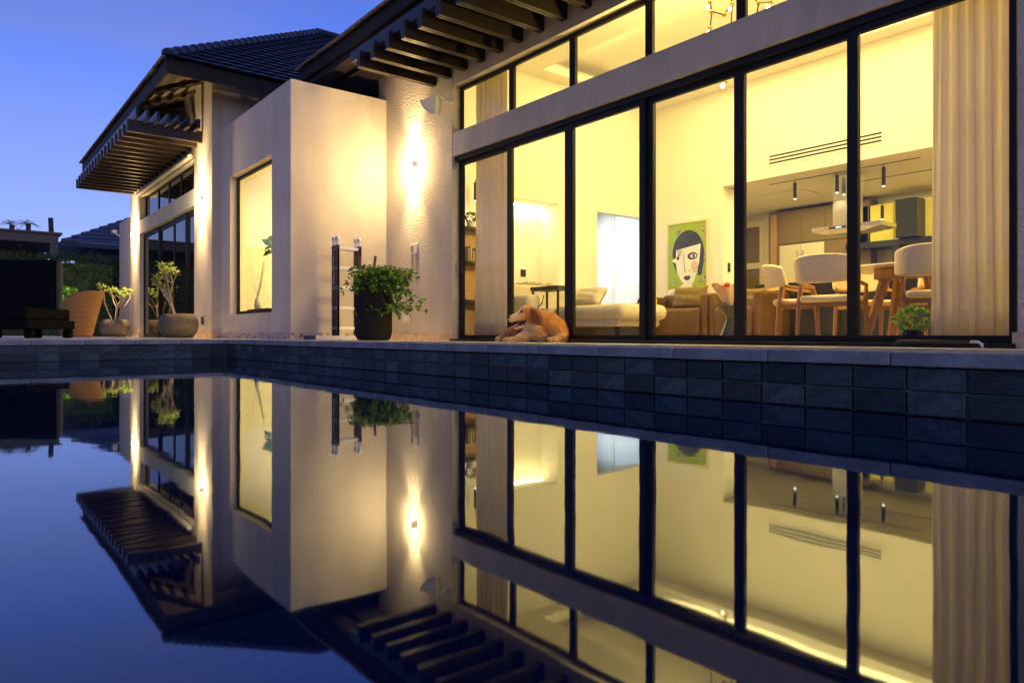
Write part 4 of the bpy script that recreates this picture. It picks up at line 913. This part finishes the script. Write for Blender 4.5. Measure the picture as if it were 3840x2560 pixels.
# ================================================================== BIG POT WITH TRAILING PLANT
px, py = -9.72, 5.05; pz = deck_z(py)
pp_ = thing('potted_shrub', 'bushy green trailing shrub in a tall black pot before the ladder', 'potted plant', (px, py, pz))
MB().lathe([(.20, pz), (.235, pz + .012), (.265, pz + .06), (.278, pz + .14), (.285, pz + .66), (.278, pz + .70), (.262, pz + .70), (.26, pz + .6)], px, py, 40).build('pot', 'pot_black', pp_, smooth=True)
r_ = Vector((math.cos(HEAD), math.sin(HEAD), 0)); f_ = Vector((-math.sin(HEAD), math.cos(HEAD), 0))
stems = MB(); fol = MB(); fol2 = MB()
for i in range(190):
    a = rnd.uniform(0, 6.28)
    o = Vector((px, py, pz + .66)) + Vector((math.cos(a), math.sin(a), 0)) * rnd.uniform(0, .22)
    lean = min(rnd.gauss(.12, .18), .40); dep = rnd.gauss(-.05, .15); hgt = rnd.uniform(.10, .46)
    drop = rnd.random()
    if lean < -.14: lean = -.14 - abs(lean) * .15
    p1 = o + r_ * lean * .5 + f_ * dep * .5 + Vector((0, 0, hgt))
    p2 = o + r_ * lean * 1.05 + f_ * dep + Vector((0, 0, hgt * (.9 if drop < .72 else .2) - (.22 * drop if drop > .7 else 0)))
    p3 = p2 + r_ * lean * .4 + f_ * (dep * .3 - .05) + Vector((0, 0, -.03 - .30 * max(0, drop - .6)))
    stems.tube([o, p1, p2, p3], [.005, .004, .003, .002], 4)
    pts = [o, p1, p2, p3]
    for k_ in range(11):
        q = rnd.uniform(.7, 2.98); s_ = int(q); p = pts[s_].lerp(pts[s_ + 1], q - s_)
        dv = Vector((rnd.gauss(0, 1), rnd.gauss(0, 1), rnd.gauss(-.35, .7)))
        leaf(fol if rnd.random() < .75 else fol2, p + Vector((rnd.gauss(0, .015), rnd.gauss(0, .015), rnd.gauss(0, .015))), dv, rnd.uniform(.05, .10), .40)
stems.build('stems', 'twig', pp_)['kind'] = 'stuff'
fol.build('foliage', 'leaf', pp_)['kind'] = 'stuff'; fol2.build('foliage', 'leaf_dark', pp_)['kind'] = 'stuff'
for k_, (dx, tilt) in enumerate(((-.225, -.06), (-.05, .16))):
    b0 = Vector((px, py, pz + .45)) + r_ * (dx - tilt * .3) + f_ * .16; b1 = b0 + Vector((0, 0, .84)) + r_ * tilt * .62
    m = MB(); m.tube([b0, b1], [.024, .024], 4); sk_ = m.build('stake', 'stick', pp_)

# ================================================================== BOWL PLANTERS
def desert_rose(x, y, s_, label, seed):
    q = random.Random(seed); z = deck_z(y)
    t = thing('bowl_planter', label, 'potted plant', (x, y, z))
    R0 = .40 * s_
    MB().lathe([(R0 * .62, z), (R0 * .74, z + .02), (R0 * .93, z + .14 * s_), (R0, z + .27 * s_), (R0 * .97, z + .38 * s_), (R0 * .86, z + .48 * s_), (R0 * .76, z + .52 * s_), (R0 * .72, z + .52 * s_), (R0 * .70, z + .46 * s_)], x, y, 40).build('bowl', 'concrete', t, smooth=True)
    st_ = MB(); lf = MB()
    base = Vector((x, y, z + .46 * s_))
    def grow(p, d_, L_, r0, lev):
        p1 = p + d_ * L_; mid = p + d_ * L_ * .5 + Vector((q.gauss(0, .02), q.gauss(0, .02), 0))
        st_.tube([p, mid, p1], [r0, r0 * .9, r0 * .78], 6)
        if lev == 0 or L_ < .1:
            for i in range(11):
                dv = (d_ + Vector((q.gauss(0, .9), q.gauss(0, .9), q.gauss(.1, .6)))); leaf(lf, p1 - d_ * q.uniform(0, .08), dv, q.uniform(.08, .16) * s_, .2, .04)
            return
        for k_ in range(2 if q.random() < .75 else 3):
            nd = (d_ + Vector((q.gauss(0, .42), q.gauss(0, .42), q.gauss(.25, .2)))).normalized(); grow(p1, nd, L_ * q.uniform(.6, .95), r0 * .72, lev - 1)
    for i in range(4):
        a = q.uniform(0, 6.28); grow(base + Vector((math.cos(a), math.sin(a), 0)) * .07 * s_, Vector((math.cos(a) * .38 * q.uniform(.4, 1.3), math.sin(a) * .38, 1)).normalized(), .40 * s_ * q.uniform(.8, 1.2), .024 * s_, 2)
    st_.build('stems', 'stem', t, smooth=True); tag(lf.build('foliage', 'leaf_pale', t), kind='stuff')
desert_rose(-16.2, 3.85, .98, 'large concrete bowl planter with sparse succulent shrub by the wing doors', 5)
desert_rose(-24.1, 3.95, 1.0, 'smaller looking far concrete bowl planter near the wicker chair', 11)

# ================================================================== WICKER CHAIR, DAYBED, HEDGE, FAR THINGS
wc = thing('wicker_chair', 'tall curved orange wicker armchair seen from behind at the terrace end', 'chair', (-13.23, 1.74, -0.04))
cx, cy = -13.23, 1.74; vs = []; fs = []; n = 30; rows = 14
for j in range(rows + 1):
    v_ = j / rows
    for i in range(n + 1):
        u = i / n; xn = (1 - math.cos(math.pi * u)) / 2; xr_ = .10 + .20 * v_
        hgt = .73 * (.62 + .38 * (1 - (1 - xn) ** 2.2))
        p = Vector((cx, cy, -0.04)) + r_ * (-.30 + (xr_ + .30) * xn) + f_ * (-.30 * math.sin(math.pi * u) * (.8 + .3 * v_)) + Vector((0, 0, hgt * v_))
        vs.append(p[:])
for j in range(rows):
    for i in range(n): q = j * (n + 1) + i; fs.append((q, q + 1, q + n + 2, q + n + 1))
b = MB().add(vs, fs).build('shell', 'wicker', wc, smooth=True, ang=180); sm = b.modifiers.new('thick', 'SOLIDIFY'); sm.thickness = .035; sm.offset = 0
MB().lathe([(.14, .20), (.16, .23), (.16, .29), (.14, .31)], cx - .05, cy - .02, 28).build('seat_cushion', 'dark_fabric', wc, smooth=True)
db = thing('outdoor_daybed', 'black outdoor daybed with high square backrest at the left edge', 'daybed', (-9.7, .6, -0.04), rz=0)
def lp(a, b_, c_): return (Vector((-9.35, .95, -0.04)) + r_ * a + f_ * b_ + Vector((0, 0, c_)))[:]
def obox(name, a0, a1, b0, b1, c0, c1, m_, parent):
    mt = Matrix.Translation((-9.35, .95, -0.04)) @ Matrix.Rotation(HEAD, 4, 'Z')
    return MB().rbox(a0, a1, b0, b1, c0, c1, .02, 2, mt).build(name, m_, parent)
obox('backrest', -1.6, -.20, .25, .40, .33, .90, 'dark_fabric', db); obox('mattress', -1.6, -.10, -.35, .42, .20, .33, 'dark_fabric', db); obox('base', -1.6, -.05, -.37, .44, .10, .20, 'dark_fabric', db)
obox('back_post', -.20, -.14, .30, .36, .10, .88, 'post_olive', db)
for a in (-1.2, -.52, -.16):
    for b_ in (-.30, .36): obox('leg', a, a + .09, b_, b_ + .08, 0, .10, 'dark_fabric', db)
def leaf_mass(name, x0, x1, y0, y1, z0, z1, n, size, mats, label, cat, top=.15):
    t = thing(name, label, cat, ((x0 + x1) / 2, (y0 + y1) / 2, z0))
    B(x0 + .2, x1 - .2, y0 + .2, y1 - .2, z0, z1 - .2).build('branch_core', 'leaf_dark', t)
    for k_, mm in enumerate(mats):
        m = MB()
        for i in range(n // len(mats)):
            f = rnd.random(); p = Vector((rnd.uniform(x0, x1), rnd.uniform(y0, y1), rnd.uniform(z0, z1)))
            if f < .5: p.x = x1 + rnd.gauss(-.05, .08)
            elif f < .75: p.z = z1 + rnd.gauss(-.05, .09) + top * math.sin(p.y * 2.1) * .4
            else: p.y = (y0 if rnd.random() < .5 else y1) + rnd.gauss(0, .06)
            leaf(m, p, Vector((rnd.gauss(.5, .7), rnd.gauss(0, .8), rnd.gauss(.2, .7))), size * rnd.uniform(.6, 1.3), .35)
        tag(m.build('foliage', mm, t), kind='stuff')
leaf_mass('hedge', -30.2, -28.9, -14, 4.9, -0.1, 2.70, 30000, .085, ['leaf_dark', 'leaf_dark'], 'tall clipped dark hedge at the end of the terrace', 'hedge')
t = thing('uplit_shrub', 'bright green uplit shrub between the daybed and the wicker chair', 'shrub', (-17.2, 1.86, -0.04))
tag(leaf_ball((-17.2, 1.86, .80), .27, 300, .09, 'leaf', 'foliage', t, .55), kind='stuff')
MB().tube([(-17.2, 1.86, -.04), (-17.2, 1.86, .72)], .03, 6).build('stem', 'twig', t)
MB().lathe([(.03, -.04), (.035, .02), (.03, .06)], -16.85, 1.75, 12).build('ground_spot', 'black', t); spot('ground_lamp', (-16.85, 1.75, .08), Vector((-.35, .11, .62)).to_track_quat('-Z', 'Y').to_euler(), 140, (.75, 1, .35), 90, .5, t)
gz = thing('garden_pavilion', 'flat roofed dark garden pavilion beyond the hedge', 'pavilion', (-34, -2, -.1))
RB(-36, -32, -12, 3.34, 3.46, 3.80, r=.03).build('roof_edge', 'gazebo', gz); RB(-36.1, -31.9, -12.1, 3.46, 3.80, 3.88, r=.02).build('roof_cap', 'gazebo', gz)
B(-35.8, -35.6, -11.8, 3.2, -.1, 3.46).build('dark_backing', 'gazebo', gz)  # added backing, hides the sky so the space under the roof stays dark
for y in (3.08, -4.0): B(-32.3, -32.05, y, y + .25, -.1, 3.46).build('post', 'gazebo', gz)
nh = thing('neighbour_house', 'dark neighbouring house with a low blue tiled roof behind the hedge', 'house', (-44, 10, -.1))
B(-52, -44.5, 6.3, 16, -.1, 4.8).build('wall', 'neighbour_wall', nh)
nr = MB(); ex, ey0, ez = -43.2, 4.62, 4.85
nr.add([(ex, ey0, ez), (ex, 18, ez), (ex - 5.5, 18, ez + 2.9), (ex - 5.5, ey0 + 5.5, ez + 2.9)], [(0, 1, 2, 3)]); nr.add([(ex, ey0, ez), (ex - 5.5, ey0 + 5.5, ez + 2.9), (ex - 11, ey0, ez)], [(0, 1, 2)]); nr.add([(ex, ey0, ez - .02), (ex - 11, ey0, ez - .02), (ex - 11, 18, ez - .02), (ex, 18, ez - .02)], [(0, 1, 2, 3)])
nro = nr.build('roof', 'roof', nh)
for j in range(11):
    k0, k1 = 5.5 * j / 11, 5.5 * (j + 1.05) / 11; tz = 2.9 / 5.5
    MB().add([(ex - k0 + .03, ey0 + k0, ez + k0 * tz - .02), (ex - k0 + .03, 18, ez + k0 * tz - .02), (ex - k0 + .03, 18, ez + k0 * tz + .09), (ex - k0 + .03, ey0 + k0, ez + k0 * tz + .09), (ex - k1, ey0 + k1, ez + k1 * tz + .02), (ex - k1, 18, ez + k1 * tz + .02)], [(0, 1, 2, 3), (3, 2, 5, 4)]).build('tile_course', 'roof', nro)
B(ex - .3, ex, ey0, 18, ez - .28, ez - .03).build('fascia', 'neighbour_wall', nh)
tag(MB().tube([(-46.0, 4.58, 3), (-46.0, 4.43, 6.35)], [.13, .12], 6).build('chimney_pole', 'trunk'), 'single dark post rising behind the garden pavilion', 'pole')
cm = thing('security_camera', 'small white security camera on the garden wall end', 'camera', (-28.2, 4.7, 3.5))
RB(-28.5, -28.2, 4.55, 4.7, 3.55, 3.68, r=.03).build('body', 'white_metal', cm); MB().tube([(-28.1, 4.76, 3.45), (-28.3, 4.66, 3.55)], .03, 6).build('arm', 'white_metal', cm)
def palm(x, y, h, label, group=None, nf=16, fl_=1.9):
    t = thing('palm_tree', label, 'palm tree', (x, y, -.1), group)
    MB().tube([(x, y, -.1), (x + .1, y, h * .5), (x + .05, y + .1, h)], [.22, .17, .14], 8).build('trunk', 'trunk', t, smooth=True)
    m = MB()
    for i in range(nf):
        a = 6.28 * i / nf + rnd.uniform(-.2, .2); e = rnd.uniform(-.1, 1.2); pts = []
        for k_ in range(7):
            s_ = k_ / 6; pts.append(Vector((x, y, h)) + Vector((math.cos(a) * math.cos(e) * s_, math.sin(a) * math.cos(e) * s_, math.sin(e) * s_ - .55 * s_ * s_)) * fl_)
        m.tube(pts, [.009 * fl_] * 6 + [.004], 4)
        for k_ in range(26):
            q = .5 + 5.3 * k_ / 26; s_ = int(q); p = pts[s_].lerp(pts[s_ + 1], q - s_); ax_ = (pts[s_ + 1] - pts[s_]).normalized(); sd2 = ax_.cross(Vector((0, 0, 1))).normalized()
            for sg in (-1, 1): leaf(m, p, sd2 * sg + ax_ * .6 + Vector((0, 0, -.25)), .16 * fl_ * (1 - .5 * abs(k_ / 26 - .4)), .05, .02)
    tag(m.build('crown', 'leaf_dark', t), kind='stuff')
palm(-57.0, 3.25, 7.2, 'left of two distant palms above the pavilion', 'distant palms', 12, .75)
palm(-57.0, 4.15, 7.35, 'right of two distant palms above the pavilion', 'distant palms', 12, .85)
palm(-28.0, -9.0, 7.2, 'palm across the pool mirrored faintly in the leftmost glass door', None, 18, 3.0)
tag(B(-40, 12, -15.4, -15, -.1, 2.6).build('boundary_wall', 'gazebo'), 'dark boundary wall across the pool mirrored in the wing doors', 'wall')

# ================================================================== DOGS
def remesh(mb, voxel, smooth_it):
    me = bpy.data.meshes.new('tmp'); me.from_pydata(mb.v, [], mb.f); o = bpy.data.objects.new('tmp', me); C.objects.link(o)
    r = o.modifiers.new('r', 'REMESH'); r.mode = 'VOXEL'; r.voxel_size = voxel
    s_ = o.modifiers.new('s', 'SMOOTH'); s_.iterations = smooth_it; s_.factor = .5
    dg = bpy.context.evaluated_depsgraph_get(); new = bpy.data.meshes.new_from_object(o.evaluated_get(dg))
    bpy.data.objects.remove(o); bpy.data.meshes.remove(me)
    return new
def chain(m, pts):
    for (p, q) in zip(pts[:-1], pts[1:]):
        n = 7
        for i in range(n + 1):
            t_ = i / n; c_ = [p[k_] + (q[k_] - p[k_]) * t_ for k_ in range(3)]; r = p[3] + (q[3] - p[3]) * t_; fl_ = p[4] if len(p) > 4 else 1
            m.ell(c_, (r, r * fl_, r), nu=12, nv=8)
def dog(name, label, loc, parts_, pale, mats, fur_n, feat):
    t = thing(name, label, 'dog', loc, rz=HEAD)
    m = MB()
    for ch in parts_: chain(m, ch)
    me = remesh(m, .007, 3); jit = random.Random(2)
    for q in mats: me.materials.append(M[q])
    for p in me.polygons: p.material_index = pale(p.center + Vector((jit.gauss(0, .012), jit.gauss(0, .012), jit.gauss(0, .012))))
    me.shade_smooth(); me.name = 'body'
    o = bpy.data.objects.new('body', me); C.objects.link(o); o.parent = t
    g = random.Random(3); fm = [MB(), MB(), MB()]
    polys = me.polygons; np_ = len(polys)
    for i in range(fur_n):
        p = polys[g.randrange(np_)]; c_ = p.center; nn = p.normal
        if c_.z < .015 or feat['bare'](c_): continue
        flow = feat['flow'](c_); d_ = (nn * .6 + flow).normalized()
        L_ = feat['len'](c_) * g.uniform(.6, 1.3); sd2 = d_.cross(nn)
        if sd2.length < .05: continue
        sd2 = sd2.normalized() * .003
        e = c_ + d_ * L_ - nn * L_ * .12; mid = c_ + d_ * L_ * .55 + nn * L_ * .03
        k_ = p.material_index
        fm[k_].add([(c_ - sd2)[:], (c_ + sd2)[:], (mid + sd2 * .8)[:], e[:], (mid - sd2 * .8)[:]], [(0, 1, 2, 4), (4, 2, 3)])
    for k_ in range(len(mats)):
        if fm[k_].v: tag(fm[k_].build('fur', mats[k_], t, world=False), kind='stuff')
    for nm, mb, mt_ in feat['extra']: mb.build(nm, mt_, t, world=False, smooth=True, ang=180)
    return t
Y1 = 6.02; g0 = deck_z(Y1)
def dog_loc(x_img, Yw):       # a world point on the terrace
    return x_img
# adult retriever, chest to the pool, head turned left
parts1 = [
    [(-.125, -.02, .388, .098), (-.10, .0, .375, .102)],                                    # skull
    [(-.165, -.035, .360, .080), (-.225, -.05, .335, .064), (-.300, -.06, .310, .052), (-.318, -.06, .302, .046)],  # muzzle
    [(-.12, -.03, .270, .052), (-.19, -.045, .215, .034), (-.262, -.055, .182, .024)],      # lower jaw
    [(-.09, .01, .37, .095), (-.02, .03, .315, .125), (.05, .06, .26, .155)],                 # neck
    [(-.075, -.085, .425, .026), (-.03, -.10, .40, .045, .45), (.005, -.10, .34, .050, .4), (.02, -.095, .275, .034, .4)],  # ear
    [(-.07, .085, .425, .026), (-.04, .11, .38, .045, .45), (-.02, .11, .31, .045, .4)],
    [(-.06, .0, .19, .115), (.0, .02, .15, .14), (.03, .05, .12, .13)],                     # chest
    [(.04, .06, .275, .15), (.13, .12, .245, .172), (.225, .20, .19, .162), (.28, .28, .145, .14)],  # trunk
    [(.05, .05, .13, .13), (.2, .15, .12, .13)],
    [(.17, .0, .20, .095), (.24, -.02, .15, .080), (.30, -.04, .075, .058), (.27, -.09, .045, .042), (.20, -.13, .034, .036), (.165, -.14, .032, .034)],   # right foreleg
    [(-.09, -.01, .14, .085), (-.17, -.05, .085, .058), (-.26, -.09, .045, .042), (-.36, -.12, .032, .034), (-.40, -.125, .030, .032)],                   # left foreleg
    [(.29, .22, .11, .115), (.33, .16, .07, .08), (.30, .06, .04, .045)],                   # haunch
]
ex1 = [('nose', MB().ell((-.362, -.078, .328), (.025, .026, .022)), 'nose'), ('eye', MB().ell((-.192, -.112, .398), (.019, .013, .015)), 'nose'),
       ('eye', MB().ell((-.236, -.012, .398), (.010, .010, .011)), 'nose'),
       ('mouth', MB().prism([(-.115, -.088, .282), (-.305, -.096, .262), (-.268, -.082, .200), (-.15, -.078, .232)], (0, .07, 0)), 'mouth'),
       ('tongue', MB().ell((-.262, -.072, .222), (.056, .022, .012), Matrix.Translation((-.262, -.072, .222)) @ Matrix.Rotation(R(-24), 4, 'Y') @ Matrix.Translation((.262, .072, -.222))), 'tongue')]
feat1 = dict(bare=lambda c: c.x < -.15 and c.z > .16, flow=lambda c: Vector((.8, -.1, -.7)) if c.z > .1 else Vector((.2, -.5, -.6)), len=lambda c: .026 if c.x < -.06 and c.z > .3 else .055, extra=ex1)
def pale1(c):
    if -.085 < c.x < .06 and c.y < -.075 and .24 < c.z < .46: return 2
    return 1 if (c.x < -.19 and c.z > .25) or (c.x < .03 and c.z < .22 and c.y < .05) or (c.z < .13 and c.y < -.01) or (c.x < .02 and .13 < c.z < .26 and c.y < -.02) else 0
dog('golden_retriever', 'golden retriever lying with raised head and open mouth by the door', (-7.07, 6.02, g0 + .002), parts1, pale1, ['fur', 'fur_pale', 'fur_red'], 14000, feat1)
parts2 = [
    [(-.33, .12, .10, .080), (-.36, .10, .095, .078)],
    [(-.38, .08, .08, .060), (-.44, .05, .055, .046), (-.51, .03, .040, .034)],
    [(-.31, .05, .13, .026), (-.275, .03, .10, .045, .45), (-.27, .03, .055, .035, .45)],
    [(-.30, .16, .11, .10), (-.15, .26, .12, .12), (.05, .40, .13, .14), (.2, .5, .12, .12)],
    [(-.25, .08, .04, .045), (-.38, .0, .03, .030)],
]
ex2 = [('nose', MB().ell((-.537, .018, .046), (.016, .018, .014)), 'nose'), ('closed_eye', MB().ell((-.40, .030, .112), (.016, .006, .005)), 'nose')]
feat2 = dict(bare=lambda c: c.x < -.42, flow=lambda c: Vector((.8, -.1, -.5)), len=lambda c: .022, extra=ex2)
dog('golden_retriever', 'second reddish retriever dozing with its head on the paving', (-7.07, 6.02, g0 + .002), parts2, lambda c: int(c.x < -.47), ['fur_red', 'fur_pale'], 5000, feat2)
